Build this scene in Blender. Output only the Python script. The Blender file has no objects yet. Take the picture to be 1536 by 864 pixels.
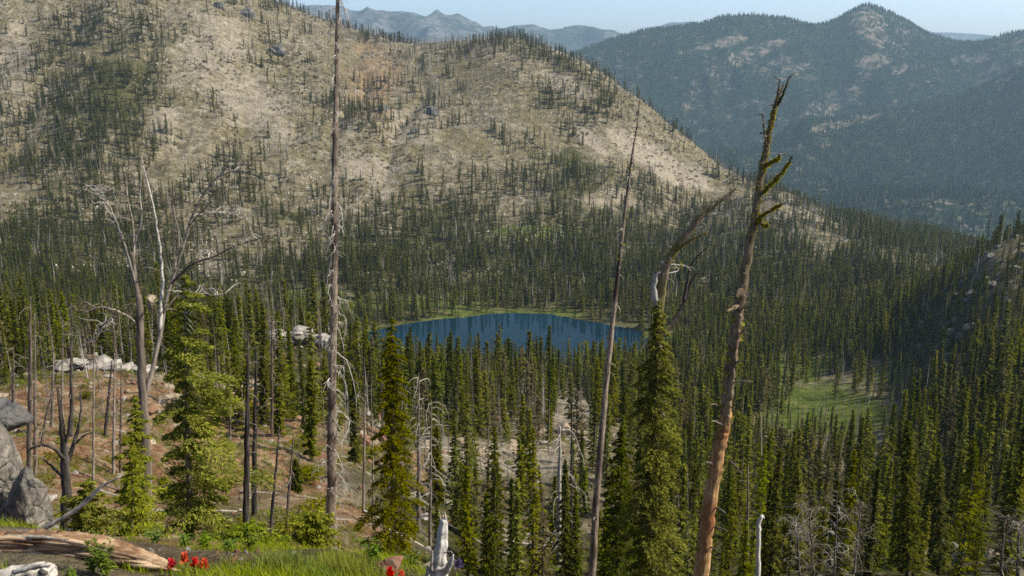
import bpy, math, random
import numpy as np
from mathutils import Vector

R_ = math.radians
sc = bpy.context.scene
COL = sc.collection

# ------------------------------------------------------------------ camera
W, H = 1536.0, 864.0
F = 1385.0                      # focal length in photo pixels
HORIZON = 75.0                  # photo row of the horizon
TH = math.atan((432.0 - HORIZON) / F)
CT, ST = math.cos(TH), math.sin(TH)
cam = bpy.data.cameras.new('camera')
cam.sensor_width = 36.0
cam.lens = 36.0 * F / W
cam.clip_start = 0.1
cam.clip_end = 60000.0
cam_o = bpy.data.objects.new('camera', cam)
COL.objects.link(cam_o)
cam_o.location = (0, 0, 0)
cam_o.rotation_euler = (math.pi / 2 - TH, 0, 0)
sc.camera = cam_o

# ------------------------------------------------------------------ sky, sun, exposure
SUN_EL, SUN_AZ = 45.0, 92.0     # azimuth measured from the view direction towards the right
wd = bpy.data.worlds.new('World')
sc.world = wd
wd.use_nodes = True
nt = wd.node_tree
nt.nodes.clear()
sky = nt.nodes.new('ShaderNodeTexSky')
sky.sky_type = 'NISHITA'
sky.sun_disc = False
sky.sun_elevation = R_(SUN_EL)
sky.sun_rotation = R_(SUN_AZ)
sky.altitude = 2300
sky.air_density = 0.75
sky.dust_density = 10.0
sky.ozone_density = 1.0
bg = nt.nodes.new('ShaderNodeBackground')
bg.inputs['Strength'].default_value = 0.122
wo = nt.nodes.new('ShaderNodeOutputWorld')
nt.links.new(sky.outputs[0], bg.inputs[0])
nt.links.new(bg.outputs[0], wo.inputs[0])

sun = bpy.data.lights.new('sun', 'SUN')
sun.energy = 4.3
sun.angle = R_(0.5)
sun.color = (1.0, 0.92, 0.77)
sun_o = bpy.data.objects.new('sun', sun)
COL.objects.link(sun_o)
sd = Vector((math.sin(R_(SUN_AZ)) * math.cos(R_(SUN_EL)), math.cos(R_(SUN_AZ)) * math.cos(R_(SUN_EL)), math.sin(R_(SUN_EL))))
sun_o.rotation_euler = sd.to_track_quat('Z', 'Y').to_euler()
sun_o.location = sd * 50

vs = sc.view_settings
vs.view_transform = 'Standard'
vs.look = 'None'
vs.exposure = 0.9
vs.gamma = 1.0
vs.use_curve_mapping = False
sc.cycles.use_denoising = False
sc.cycles.denoiser = 'OPENIMAGEDENOISE'
sc.cycles.max_bounces = 6
sc.cycles.diffuse_bounces = 3
sc.cycles.transmission_bounces = 3
sc.cycles.transparent_max_bounces = 4
sc.cycles.volume_bounces = 0
sc.cycles.filter_width = 1.6
HAZE_DENSITY = 0.45e-4

# ------------------------------------------------------------------ helpers: geometry
def ray(px, py):
    px = np.asarray(px, float); py = np.asarray(py, float)
    u = (px - 768.0) / F; v = (432.0 - py) / F
    return u, CT + v * ST, -ST + v * CT

def P(px, py, D):
    """world point seen at photo pixel (px, py), D metres ahead"""
    x, y, z = ray(px, py)
    return np.stack(np.broadcast_arrays(D * x / y, D * np.ones_like(x / y), D * z / y), -1)

def project(x, y, z):
    dep = y * CT - z * ST
    return 768 + F * x / dep, 432 - F * (y * ST + z * CT) / dep, dep

def pchip(xk, yk, xq):
    xk = np.asarray(xk, float); yk = np.asarray(yk, float)
    h = np.diff(xk); d = np.diff(yk) / h
    m = np.zeros_like(yk)
    for i in range(1, len(xk) - 1):
        if d[i - 1] * d[i] > 0:
            w1 = 2 * h[i] + h[i - 1]; w2 = h[i] + 2 * h[i - 1]
            m[i] = (w1 + w2) / (w1 / d[i - 1] + w2 / d[i])
    m[0] = d[0]; m[-1] = d[-1]
    xq = np.clip(xq, xk[0], xk[-1])
    i = np.clip(np.searchsorted(xk, xq) - 1, 0, len(h) - 1)
    s = (xq - xk[i]) / h[i]
    return ((1 + 2 * s) * (1 - s) ** 2 * yk[i] + s * (1 - s) ** 2 * h[i] * m[i]
            + s * s * (3 - 2 * s) * yk[i + 1] + s * s * (s - 1) * h[i] * m[i + 1])

def hsh(ix, iy, seed):
    n = (ix.astype(np.int64) * 374761393 + iy.astype(np.int64) * 668265263 + seed * 1442695041) & 0xFFFFFFFF
    n = ((n ^ (n >> 13)) * 1274126177) & 0xFFFFFFFF
    n = (n ^ (n >> 16)) & 0xFFFF
    return n / 32767.5 - 1.0

def vnoise(x, y, seed=0):
    ix = np.floor(x); iy = np.floor(y)
    fx = x - ix; fy = y - iy
    fx = fx * fx * fx * (fx * (fx * 6 - 15) + 10); fy = fy * fy * fy * (fy * (fy * 6 - 15) + 10)
    a = hsh(ix, iy, seed); b = hsh(ix + 1, iy, seed); c = hsh(ix, iy + 1, seed); d = hsh(ix + 1, iy + 1, seed)
    return a + (b - a) * fx + (c - a) * fy + (a - b - c + d) * fx * fy

def fbm(x, y, seed=0, oct=4, rough=0.5):
    s = 0; a = 1.0; t = 0
    for o in range(oct):
        s = s + a * vnoise(x * 2 ** o + 17.3 * o, y * 2 ** o - 9.1 * o, seed + o); t += a; a *= rough
    return s / t

def sstep(a, b, x):
    t = np.clip((x - a) / (b - a), 0, 1)
    return t * t * (3 - 2 * t)

def mesh_from(name, V, faces, smooth=False, mats=None, fmat=None):
    """faces: list of arrays (n,3) or (n,4)"""
    me = bpy.data.meshes.new(name)
    V = np.asarray(V, np.float32)
    me.vertices.add(len(V)); me.vertices.foreach_set('co', V.ravel())
    loops = np.concatenate([f.ravel() for f in faces]).astype(np.int32)
    tot = np.concatenate([np.full(len(f), f.shape[1]) for f in faces]).astype(np.int32)
    st = np.concatenate([[0], np.cumsum(tot)[:-1]]).astype(np.int32)
    me.loops.add(len(loops)); me.loops.foreach_set('vertex_index', loops)
    me.polygons.add(len(tot)); me.polygons.foreach_set('loop_start', st); me.polygons.foreach_set('loop_total', tot)
    if fmat is not None:
        me.polygons.foreach_set('material_index', np.asarray(fmat, np.int32))
    me.polygons.foreach_set('use_smooth', np.full(len(tot), smooth))
    for m in (mats or []):
        me.materials.append(m)
    me.update(calc_edges=True)
    return me

class MB:
    """collects vertices and faces for ONE mesh"""
    def __init__(s):
        s.V = []; s.f = []; s.n = 0
    def add(s, V, faces):
        for f in faces:
            s.f.append(np.asarray(f) + s.n)
        s.V.append(np.asarray(V, float)); s.n += len(V)
    def mesh(s, name, mat, smooth=True):
        q = {}
        for f in s.f:
            q.setdefault(f.shape[1], []).append(f)
        return mesh_from(name, np.concatenate(s.V), [np.concatenate(v) for v in q.values()], smooth, [mat])

def nrm(a):
    return a / (np.linalg.norm(a, axis=-1, keepdims=True) + 1e-9)

def tube(mb, pts, rad, n=7, rng=None, rough=0.0, cap=True, grain=(0.9, 0.45)):
    pts = np.asarray(pts, float); rad = np.asarray(rad, float)
    k = len(pts)
    tan = nrm(np.gradient(pts, axis=0))
    ref = np.array([0.0, 1.0, 0.0]) if abs(tan[0][1]) < 0.8 else np.array([1.0, 0, 0])
    s1 = nrm(np.cross(tan, ref)); s2 = np.cross(tan, s1)
    a = np.linspace(0, 2 * math.pi, n, endpoint=False)
    rr = np.repeat(rad[:, None], n, 1)
    if rough and rng is not None:
        rr = rr * (1 + rough * (rng.standard_normal((1, n)) * grain[0] + rng.standard_normal((k, n)) * grain[1]))
    V = pts[:, None, :] + rr[..., None] * (np.cos(a)[None, :, None] * s1[:, None, :] + np.sin(a)[None, :, None] * s2[:, None, :])
    V = V.reshape(-1, 3)
    i = np.arange(k - 1)[:, None] * n; j = np.arange(n)[None, :]; j2 = (j + 1) % n
    Q = np.stack([i + j, i + j2, i + n + j2, i + n + j], -1).reshape(-1, 4)
    fs = [Q]
    if cap:
        V = np.concatenate([V, pts[-1:] + tan[-1:] * rad[-1] * 0.6, pts[:1]])
        e = (k - 1) * n
        fs.append(np.stack([e + j[0], e + j2[0], np.full(n, k * n)], -1))
        fs.append(np.stack([j2[0], j[0], np.full(n, k * n + 1)], -1))
    mb.add(V, fs)

def smooth_path(pts, m):
    """resample a polyline with Catmull-Rom to m points"""
    pts = np.asarray(pts, float); k = len(pts)
    out = np.stack([pchip_like(pts[:, c], m) for c in range(pts.shape[1])], -1)
    return out

def pchip_like(v, m):
    k = len(v); t = np.linspace(0, k - 1, m); i = np.minimum(t.astype(int), k - 2); f = t - i
    p0 = v[np.maximum(i - 1, 0)]; p1 = v[i]; p2 = v[i + 1]; p3 = v[np.minimum(i + 2, k - 1)]
    return 0.5 * (2 * p1 + (p2 - p0) * f + (2 * p0 - 5 * p1 + 4 * p2 - p3) * f ** 2 + (3 * p1 - p0 - 3 * p2 + p3) * f ** 3)

# ------------------------------------------------------------------ helpers: objects
def tag(o, label=None, cat=None, group=None, kind=None):
    if label: o['label'] = label
    if cat: o['category'] = cat
    if group: o['group'] = group
    if kind: o['kind'] = kind
    return o

def link(name, me, parent=None, loc=None):
    o = bpy.data.objects.new(name, me)
    COL.objects.link(o)
    if parent is not None: o.parent = parent
    if loc is not None: o.location = loc
    return o

def empty(name, loc):
    o = bpy.data.objects.new(name, None)
    COL.objects.link(o); o.location = [float(c) for c in loc]
    o.empty_display_size = 0.2
    return o

# ------------------------------------------------------------------ materials
class NT:
    def __init__(s, name):
        s.m = bpy.data.materials.new(name); s.m.use_nodes = True
        s.t = s.m.node_tree; s.t.nodes.clear()
        s.out = s.n('ShaderNodeOutputMaterial')
    def n(s, typ, **kw):
        x = s.t.nodes.new(typ)
        for k, v in kw.items():
            setattr(x, k, v)
        return x
    def l(s, a, b):
        s.t.links.new(a, b)
    def val(s, sock, v):
        if hasattr(v, 'is_linked') or hasattr(v, 'links'):
            s.l(v, sock)
        else:
            sock.default_value = v
    def noise(s, scale, detail=4, rough=0.55, vec=None, dist=0.0):
        x = s.n('ShaderNodeTexNoise')
        x.inputs['Scale'].default_value = scale; x.inputs['Detail'].default_value = detail
        x.inputs['Roughness'].default_value = rough; x.inputs['Distortion'].default_value = dist
        if vec is not None: s.l(vec, x.inputs['Vector'])
        return x.outputs['Fac']
    def ramp(s, fac, stops, interp='LINEAR'):
        x = s.n('ShaderNodeValToRGB'); e = x.color_ramp.elements
        x.color_ramp.interpolation = interp
        while len(e) < len(stops): e.new(0.5)
        for el, (p, c) in zip(e, stops):
            el.position = p; el.color = (*c, 1) if len(c) == 3 else c
        s.l(fac, x.inputs['Fac'])
        return x.outputs['Color']
    def mix(s, f, a, b, mode='MIX'):
        x = s.n('ShaderNodeMix'); x.data_type = 'RGBA'; x.blend_type = mode
        s.val(x.inputs[0], f)
        for i, c in ((6, a), (7, b)):
            if isinstance(c, tuple): x.inputs[i].default_value = (*c, 1)
            else: s.l(c, x.inputs[i])
        return x.outputs[2]
    def math(s, op, a, b=0.0, c=0.0, clamp=False):
        x = s.n('ShaderNodeMath'); x.operation = op; x.use_clamp = clamp
        for i, v in enumerate((a, b, c)):
            s.val(x.inputs[i], v)
        return x.outputs[0]
    def coord(s, scale=(1, 1, 1), obj=True):
        tc = s.n('ShaderNodeTexCoord'); mp = s.n('ShaderNodeMapping')
        mp.inputs['Scale'].default_value = scale
        s.l(tc.outputs['Object' if obj else 'Generated'], mp.inputs['Vector'])
        return mp.outputs['Vector']
    def bump(s, h, strength=0.4, dist=0.1):
        x = s.n('ShaderNodeBump'); x.inputs['Strength'].default_value = strength; x.inputs['Distance'].default_value = dist
        s.l(h, x.inputs['Height'])
        return x.outputs['Normal']
    def bsdf(s, col, rough=0.9, normal=None, spec=0.15):
        x = s.n('ShaderNodeBsdfPrincipled')
        s.val(x.inputs['Base Color'], (*col, 1) if isinstance(col, tuple) else col)
        s.val(x.inputs['Roughness'], rough)
        x.inputs['Specular IOR Level'].default_value = spec
        if normal is not None: s.l(normal, x.inputs['Normal'])
        s.l(x.outputs[0], s.out.inputs['Surface'])
        return x

def foliage_mat(name, c1, c2, c3, trans=0.3, vary=0.35):
    """needles: base hue from dark to light by leaf, whole tree varies with its random value"""
    s = NT(name)
    geo = s.n('ShaderNodeNewGeometry'); oi = s.n('ShaderNodeObjectInfo')
    n = s.noise(0.9, 2, 0.5, s.coord())
    f = s.math('MULTIPLY_ADD', geo.outputs['Random Per Island'], 0.6, s.math('MULTIPLY_ADD', n, 0.8, -0.2), clamp=True)
    base = s.ramp(f, [(0.0, c1), (0.5, c2), (1.0, c3)])
    hs = s.n('ShaderNodeHueSaturation')
    s.l(base, hs.inputs['Color'])
    s.l(s.math('MULTIPLY_ADD', oi.outputs['Random'], 0.03, 0.485), hs.inputs['Hue'])
    r2 = s.math('FRACT', s.math('MULTIPLY', oi.outputs['Random'], 7.31))
    s.l(s.math('MULTIPLY_ADD', r2, vary * 2, 1 - vary), hs.inputs['Value'])
    r3 = s.math('FRACT', s.math('MULTIPLY', oi.outputs['Random'], 13.7))
    s.l(s.math('MULTIPLY_ADD', r3, 0.25, 0.92), hs.inputs['Saturation'])
    d = s.n('ShaderNodeBsdfDiffuse'); t = s.n('ShaderNodeBsdfTranslucent'); mx = s.n('ShaderNodeMixShader')
    s.l(hs.outputs[0], d.inputs[0]); s.l(hs.outputs[0], t.inputs[0])
    mx.inputs[0].default_value = trans
    s.l(d.outputs[0], mx.inputs[1]); s.l(t.outputs[0], mx.inputs[2]); s.l(mx.outputs[0], s.out.inputs[0])
    return s.m

def wood_mat(name, ca, cb, cc, sx=6.0, sz=0.5, stain=None, bump=0.6):
    s = NT(name)
    v = s.coord((sx, sx, sz))
    n = s.noise(2.0, 8, 0.65, v, 0.4)
    big = s.noise(0.8, 3, 0.5, s.coord())
    oi = s.n('ShaderNodeObjectInfo')
    f = s.math('ADD', n, s.math('MULTIPLY_ADD', oi.outputs['Random'], 0.24, -0.12))
    c = s.ramp(f, [(0.3, ca), (0.5, cb), (0.68, cc)])
    if stain:
        c = s.mix(s.ramp(big, [(0.48, (0, 0, 0)), (0.62, (1, 1, 1))]), c, stain)
    s.bsdf(c, 0.9, s.bump(n, bump, 0.02), 0.1)
    return s.m

M = {}
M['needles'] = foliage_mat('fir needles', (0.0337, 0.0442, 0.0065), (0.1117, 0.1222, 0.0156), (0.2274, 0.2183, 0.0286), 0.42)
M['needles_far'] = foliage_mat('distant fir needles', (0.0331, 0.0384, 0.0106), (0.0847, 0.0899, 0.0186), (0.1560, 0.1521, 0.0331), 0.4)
M['needles_bright'] = foliage_mat('bright young needles', (0.0446, 0.0655, 0.0078), (0.1809, 0.2163, 0.0184), (0.4195, 0.4195, 0.0340), 0.45, 0.1)  # needles of a brighter yellow green, varied leaf by leaf
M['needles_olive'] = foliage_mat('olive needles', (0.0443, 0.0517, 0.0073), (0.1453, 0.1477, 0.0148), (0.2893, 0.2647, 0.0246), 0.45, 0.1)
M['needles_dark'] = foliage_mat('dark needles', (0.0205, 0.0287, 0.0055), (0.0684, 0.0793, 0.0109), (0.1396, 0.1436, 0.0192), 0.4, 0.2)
M['needles_dying'] = foliage_mat('thinning grey brown needles', (0.040, 0.036, 0.016), (0.100, 0.088, 0.040), (0.175, 0.150, 0.075), 0.35, 0.15)
M['leaf'] = foliage_mat('broad leaves', (0.06, 0.10, 0.02), (0.13, 0.19, 0.035), (0.26, 0.31, 0.08), 0.4, 0.1)
M['grass'] = foliage_mat('grass blades', (0.07, 0.10, 0.012), (0.19, 0.23, 0.03), (0.38, 0.37, 0.11), 0.4, 0.1)
M['dry_grass'] = foliage_mat('dry grass blades', (0.10, 0.095, 0.03), (0.19, 0.17, 0.065), (0.32, 0.28, 0.14), 0.35, 0.15)
M['lichen'] = foliage_mat('wolf lichen', (0.13, 0.125, 0.010), (0.27, 0.25, 0.02), (0.46, 0.41, 0.045), 0.3, 0.05)
M['lupine'] = foliage_mat('lupine petals', (0.09, 0.075, 0.14), (0.14, 0.12, 0.21), (0.22, 0.19, 0.30), 0.3, 0.05)
M['petal'] = foliage_mat('scarlet bracts', (0.45, 0.025, 0.012), (0.68, 0.05, 0.022), (0.82, 0.12, 0.045), 0.3, 0.05)
M['bark'] = wood_mat('fir bark', (0.05, 0.042, 0.034), (0.11, 0.095, 0.078), (0.20, 0.175, 0.15), 5, 0.8)
M['grey_wood'] = wood_mat('weathered grey wood', (0.055, 0.044, 0.035), (0.135, 0.112, 0.090), (0.27, 0.235, 0.195), 7, 0.4)
M['pale_wood'] = wood_mat('bleached wood', (0.13, 0.115, 0.096), (0.29, 0.265, 0.23), (0.47, 0.44, 0.39), 8, 0.5)
M['white_wood'] = wood_mat('silver white wood', (0.13, 0.12, 0.11), (0.36, 0.345, 0.32), (0.55, 0.53, 0.50), 14, 0.8)
M['char_wood'] = wood_mat('charred wood', (0.012, 0.011, 0.010), (0.030, 0.026, 0.024), (0.10, 0.088, 0.078), 7, 0.5, None)
M['snag_bark'] = wood_mat('flaking brown bark', (0.035, 0.026, 0.020), (0.11, 0.082, 0.060), (0.27, 0.22, 0.175), 9, 2.2, (0.055, 0.042, 0.034))
M['orange_wood'] = wood_mat('bare orange wood', (0.030, 0.019, 0.011), (0.25, 0.145, 0.064), (0.48, 0.32, 0.165), 20, 1.0, (0.20, 0.078, 0.033))
M['brown_wood'] = wood_mat('peeling brown wood', (0.022, 0.016, 0.012), (0.13, 0.09, 0.055), (0.32, 0.235, 0.15), 20, 1.3, (0.07, 0.052, 0.036))
M['mossy_bark'] = wood_mat('mossy brown bark', (0.035, 0.028, 0.018), (0.085, 0.066, 0.042), (0.19, 0.15, 0.10), 8, 0.9, (0.11, 0.10, 0.025))
M['log_wood'] = wood_mat('splitting log wood', (0.03, 0.018, 0.011), (0.19, 0.115, 0.065), (0.40, 0.30, 0.20), 1.5, 12.0, (0.33, 0.27, 0.21))

def rock_mat(name, ca, cb, cc, scale=1.4, lich=(0.10, 0.10, 0.085), lf=(0.55, 0.66), bump=0.7):
    s = NT(name)
    v = s.coord()
    n = s.noise(scale, 10, 0.68, v, 0.3)
    k = s.noise(scale * 2.3, 5, 0.6, v)
    c = s.ramp(n, [(0.33, ca), (0.5, cb), (0.66, cc)])
    c = s.mix(s.ramp(k, [(lf[0], (0, 0, 0)), (lf[1], (1, 1, 1))]), c, lich)
    vo = s.n('ShaderNodeTexVoronoi'); vo.inputs['Scale'].default_value = scale * 2.0; vo.feature = 'DISTANCE_TO_EDGE'
    s.l(v, vo.inputs['Vector'])
    h = s.math('ADD', n, s.math('MULTIPLY', s.math('MINIMUM', vo.outputs[0], 0.12), 1.5))
    s.bsdf(c, 0.92, s.bump(h, bump, 0.25 / scale), 0.15)
    return s.m
M['rock_grey'] = rock_mat('grey granite', (0.05, 0.045, 0.038), (0.145, 0.13, 0.108), (0.27, 0.245, 0.205), 3.0, (0.07, 0.07, 0.06), (0.52, 0.6), 1.0)
M['rock_tan'] = rock_mat('tan granite', (0.09, 0.07, 0.048), (0.25, 0.20, 0.135), (0.42, 0.35, 0.25), 2.2, (0.075, 0.07, 0.06), (0.55, 0.63), 1.0)
M['rock_pale'] = rock_mat('pale granite', (0.12, 0.105, 0.085), (0.25, 0.23, 0.20), (0.38, 0.36, 0.325), 1.1, (0.13, 0.115, 0.09), (0.6, 0.75))
M['rock_red'] = rock_mat('red brown rock', (0.09, 0.046, 0.03), (0.17, 0.088, 0.056), (0.25, 0.145, 0.10), 9.0, (0.13, 0.10, 0.08))
M['rock_hill'] = rock_mat('pale hillside granite', (0.22, 0.20, 0.17), (0.34, 0.315, 0.27), (0.48, 0.45, 0.40), 1.0)
M['brush'] = foliage_mat('hillside brush', (0.040, 0.040, 0.018), (0.085, 0.080, 0.038), (0.14, 0.125, 0.065), 0.3)
M['rock_dark'] = rock_mat('dark outcrop rock', (0.05, 0.05, 0.048), (0.10, 0.098, 0.092), (0.19, 0.18, 0.165), 0.12)

# ground: zone colours come from the 'zone' attribute (R meadow, G red soil, B pale rock, A forest floor)
def ground_mat():
    s = NT('mountain ground')
    v = s.coord()
    at = s.n('ShaderNodeAttribute'); at.attribute_name = 'zone'
    sp = s.n('ShaderNodeSeparateColor'); s.l(at.outputs['Color'], sp.inputs[0])
    big = s.noise(0.012, 7, 0.6, v)
    mid = s.noise(0.11, 9, 0.68, v, 0.3)
    fine = s.noise(1.6, 10, 0.7, v)
    base = s.ramp(mid, [(0.32, (0.075, 0.065, 0.038)), (0.45, (0.19, 0.16, 0.10)), (0.55, (0.29, 0.25, 0.175)), (0.66, (0.44, 0.405, 0.33))])
    base = s.mix(s.ramp(big, [(0.42, (0, 0, 0)), (0.60, (0.6, 0.6, 0.6))]), base, (0.155, 0.135, 0.062))
    vo = s.n('ShaderNodeTexVoronoi'); vo.inputs['Scale'].default_value = 0.16; s.l(v, vo.inputs['Vector'])
    vo2 = s.n('ShaderNodeTexVoronoi'); vo2.inputs['Scale'].default_value = 0.75; s.l(v, vo2.inputs['Vector'])
    sel = s.math('MULTIPLY', s.ramp(vo.outputs['Distance'], [(0.16, (1, 1, 1)), (0.30, (0, 0, 0))]), s.ramp(s.noise(0.03, 3, 0.5, v), [(0.45, (0, 0, 0)), (0.60, (1, 1, 1))]))
    base = s.mix(s.math('MULTIPLY', sel, 0.8), base, (0.46, 0.42, 0.35))
    shrub = s.ramp(s.noise(0.33, 6, 0.7, v), [(0.55, (0, 0, 0)), (0.62, (1, 1, 1))])
    base = s.mix(s.math('MULTIPLY', shrub, 0.7), base, (0.062, 0.062, 0.024))
    # pale scree
    pale = s.ramp(s.noise(0.2, 9, 0.72, v), [(0.3, (0.22, 0.185, 0.14)), (0.5, (0.36, 0.31, 0.245)), (0.7, (0.52, 0.475, 0.40))])
    def soft(sock, sc_, amp=1.1):
        nn = s.noise(sc_, 8, 0.7, v)
        return s.ramp(s.math('MULTIPLY_ADD', s.math('SUBTRACT', nn, 0.5), amp * 2.2, sock), [(0.30, (0, 0, 0)), (0.72, (1, 1, 1))])
    c = s.mix(soft(sp.outputs[2], 0.06), base, pale)
    # red soil with stones, dry grass
    red = s.ramp(s.noise(0.7, 10, 0.7, v), [(0.32, (0.19, 0.105, 0.058)), (0.46, (0.37, 0.20, 0.112)), (0.56, (0.47, 0.32, 0.20)), (0.68, (0.60, 0.50, 0.38))])
    gtuft = s.ramp(s.noise(0.45, 6, 0.65, v), [(0.50, (0, 0, 0)), (0.60, (1, 1, 1))])
    red = s.mix(s.math('MULTIPLY', gtuft, 0.75), red, (0.15, 0.135, 0.05))
    stones = s.ramp(vo2.outputs['Distance'], [(0.13, (1, 1, 1)), (0.22, (0, 0, 0))])
    red = s.mix(s.math('MULTIPLY', stones, s.ramp(s.noise(0.25, 3, 0.5, v), [(0.48, (0, 0, 0)), (0.56, (0.9, 0.9, 0.9))])), red, (0.42, 0.36, 0.28))
    c = s.mix(sp.outputs[1], c, red)
    # meadow
    mea = s.ramp(s.noise(0.22, 8, 0.7, v), [(0.34, (0.040, 0.055, 0.012)), (0.47, (0.095, 0.138, 0.020)), (0.57, (0.155, 0.180, 0.040)), (0.66, (0.25, 0.21, 0.115))])
    c = s.mix(soft(sp.outputs[0], 0.09, 0.8), c, mea)
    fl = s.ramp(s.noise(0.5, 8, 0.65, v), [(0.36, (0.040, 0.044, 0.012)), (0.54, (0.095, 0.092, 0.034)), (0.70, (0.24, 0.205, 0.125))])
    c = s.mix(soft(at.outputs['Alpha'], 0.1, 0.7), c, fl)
    c = s.mix(0.55, c, s.ramp(fine, [(0.32, (0.35, 0.35, 0.35)), (0.5, (1, 1, 1)), (0.68, (1.5, 1.5, 1.5))]), 'MULTIPLY')
    c = s.mix(1.0, c, (0.70, 0.70, 0.65), 'MULTIPLY')
    h = s.math('ADD', s.math('MULTIPLY', mid, 6.0), fine)
    s.bsdf(c, 0.95, s.bump(h, 1.0, 0.8), 0.05)
    return s.m
M['ground'] = ground_mat()

# ------------------------------------------------------------------ terrain
C0 = [-400, 0, 150, 300, 450, 600, 768, 900, 1050, 1200, 1350, 1536, 1940]
def kn(D, py, px=C0):
    D = np.broadcast_to(np.asarray(D, float), (len(px),))
    x, y, z = ray(px, py)
    o = np.argsort(x / y)
    return (x / y)[o], np.log(D)[o], (z / y)[o]
def knz(D, z):
    t = np.array([-2.0, 2.0])
    return t, np.log([D, D]), np.array([z / D, z / D])
KN = [
    knz(1.2, -1.75),
    kn(4.2, [870, 872, 876, 880, 884, 900, 960, 980, 990, 990, 990, 990, 990]),
    kn(6.8, [786, 792, 806, 824, 828, 846, 960, 1000, 1010, 1010, 1010, 1000, 1000]),
    kn(15, [800, 812, 826, 834, 850, 890, 960, 985, 990, 985, 980, 970, 970]),
    kn(30, [720, 745, 765, 792, 803, 860, 925, 930, 930, 930, 920, 900, 900]),
    kn(80, [610, 625, 640, 668, 690, 745, 850, 860, 865, 850, 850, 850, 850]),
    kn(150, [560, 562, 548, 556, 590, 652, 690, 705, 760, 770, 775, 745, 740]),
    kn(220, [530, 560, 562, 548, 512, 622, 612, 625, 685, 700, 695, 625, 600]),
    kn(370, [480, 520, 540, 542, 546, 582, 588, 588, 612, 622, 600, 452, 400]),
    kn(490, [440, 480, 500, 520, 546, 566, 566, 562, 552, 546, 490, 352, 300]),
    kn(640, [400, 428, 438, 452, 460, 466, 466, 466, 468, 466, 448, 400, 380]),
    kn(760, [355, 370, 375, 386, 396, 406, 411, 412, 412, 412, 410, 405, 400]),
    kn(960, [220, 240, 250, 276, 296, 306, 312, 326, 346, 348, 362, 390, 400]),
    kn(1180, [70, 100, 105, 120, 150, 186, 197, 220, 274, 301, 352, 386, 400]),
    kn([1450, 1500, 1520, 1550, 1570, 1580, 1590, 1600, 1590, 1560, 1520, 1500, 1470, 1420, 1380, 1330, 1270, 1235, 1230, 1225, 1225],
       [-140, -110, -95, -52, 2, 17, 37, 60, 62, 58, 50, 48, 70, 88, 111, 150, 228, 264, 301, 354, 392],
       [-400, 0, 150, 300, 405, 450, 505, 600, 650, 700, 740, 768, 820, 860, 900, 950, 1050, 1095, 1200, 1350, 1700]),
    kn(1900, [-60, -40, -30, 20, 80, 110, 120, 170, 260, 330, 345, 390, 410]),
    knz(2600, -640),
]
NTT, ND = 900, 780
TMAX, DMIN, DMAX = 0.92, 1.2, 2600.0
tg = np.linspace(-TMAX, TMAX, NTT)
lg = np.linspace(math.log(DMIN), math.log(DMAX), ND)
kD = np.stack([pchip(k[0], k[1], tg) for k in KN])
kS = np.stack([pchip(k[0], k[2], tg) for k in KN])
SL = np.stack([pchip(kD[:, j], kS[:, j], lg) for j in range(NTT)], 1)      # (ND, NTT)
DG = np.exp(lg)[:, None] * np.ones((1, NTT))
XG = DG * tg[None, :]
ZG = SL * DG
LAKE_Z = -180.0
def lake_r(x, y):
    n = fbm(x / 52.0, y / 40.0, 55, 4, 0.6)
    left = np.log1p(np.exp(-(x + 20) / 14.0)) * 14.0            # grows smoothly towards the narrow western arm
    return (np.abs((x + 9) / 95.0) ** 2.6 + np.abs((y - 565 + 0.20 * left) / (59.0 - 0.20 * left)) ** 2.6) ** (1 / 2.6) + 0.24 * n
LR = lake_r(XG, DG)
calm = sstep(1.0, 2.2, LR)
for lam, a, sd_ in ((330, .030, 1), (140, .035, 2), (60, .045, 3), (26, .05, 4), (11, .055, 5), (4.5, .06, 6), (1.8, .06, 7), (0.7, .06, 8)):
    w = sstep(lam * 2.0, lam * 6.0, DG) * (1 - sstep(lam * 90, lam * 160, DG))
    n = vnoise(XG / lam, DG / lam, sd_ * 11)
    n = np.where(lam > 20, n, n)
    ZG = ZG + n * lam * a * 1.3 * w * (0.25 + 0.75 * calm) * (1 + 0.9 * (lam < 40) * sstep(900, 1000, DG) + 0.8 * (lam < 30) * sstep(30, 50, DG) * (1 - sstep(170, 230, DG)))
# gullies on the big slope beyond the lake
gx = XG / 85.0 + 0.4 * fbm(XG / 160, DG / 160, 71, 2)
ZG = ZG - 9.0 * (1 - np.abs(vnoise(gx, DG / 420.0, 90))) ** 3 * sstep(850, 1000, DG) * (1 - sstep(1500, 1600, DG))
inl = 1 - sstep(0.9, 1.0, LR)
ZG = np.where(LR < 1.0, LAKE_Z - 0.1 - 6 * (1 - LR), np.where(LR < 1.6, np.maximum(ZG * sstep(1.0, 1.6, LR) + (LAKE_Z + 0.1) * (1 - sstep(1.0, 1.6, LR)), LAKE_Z + 0.15 + 5 * (LR - 1.0)), ZG))
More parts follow.
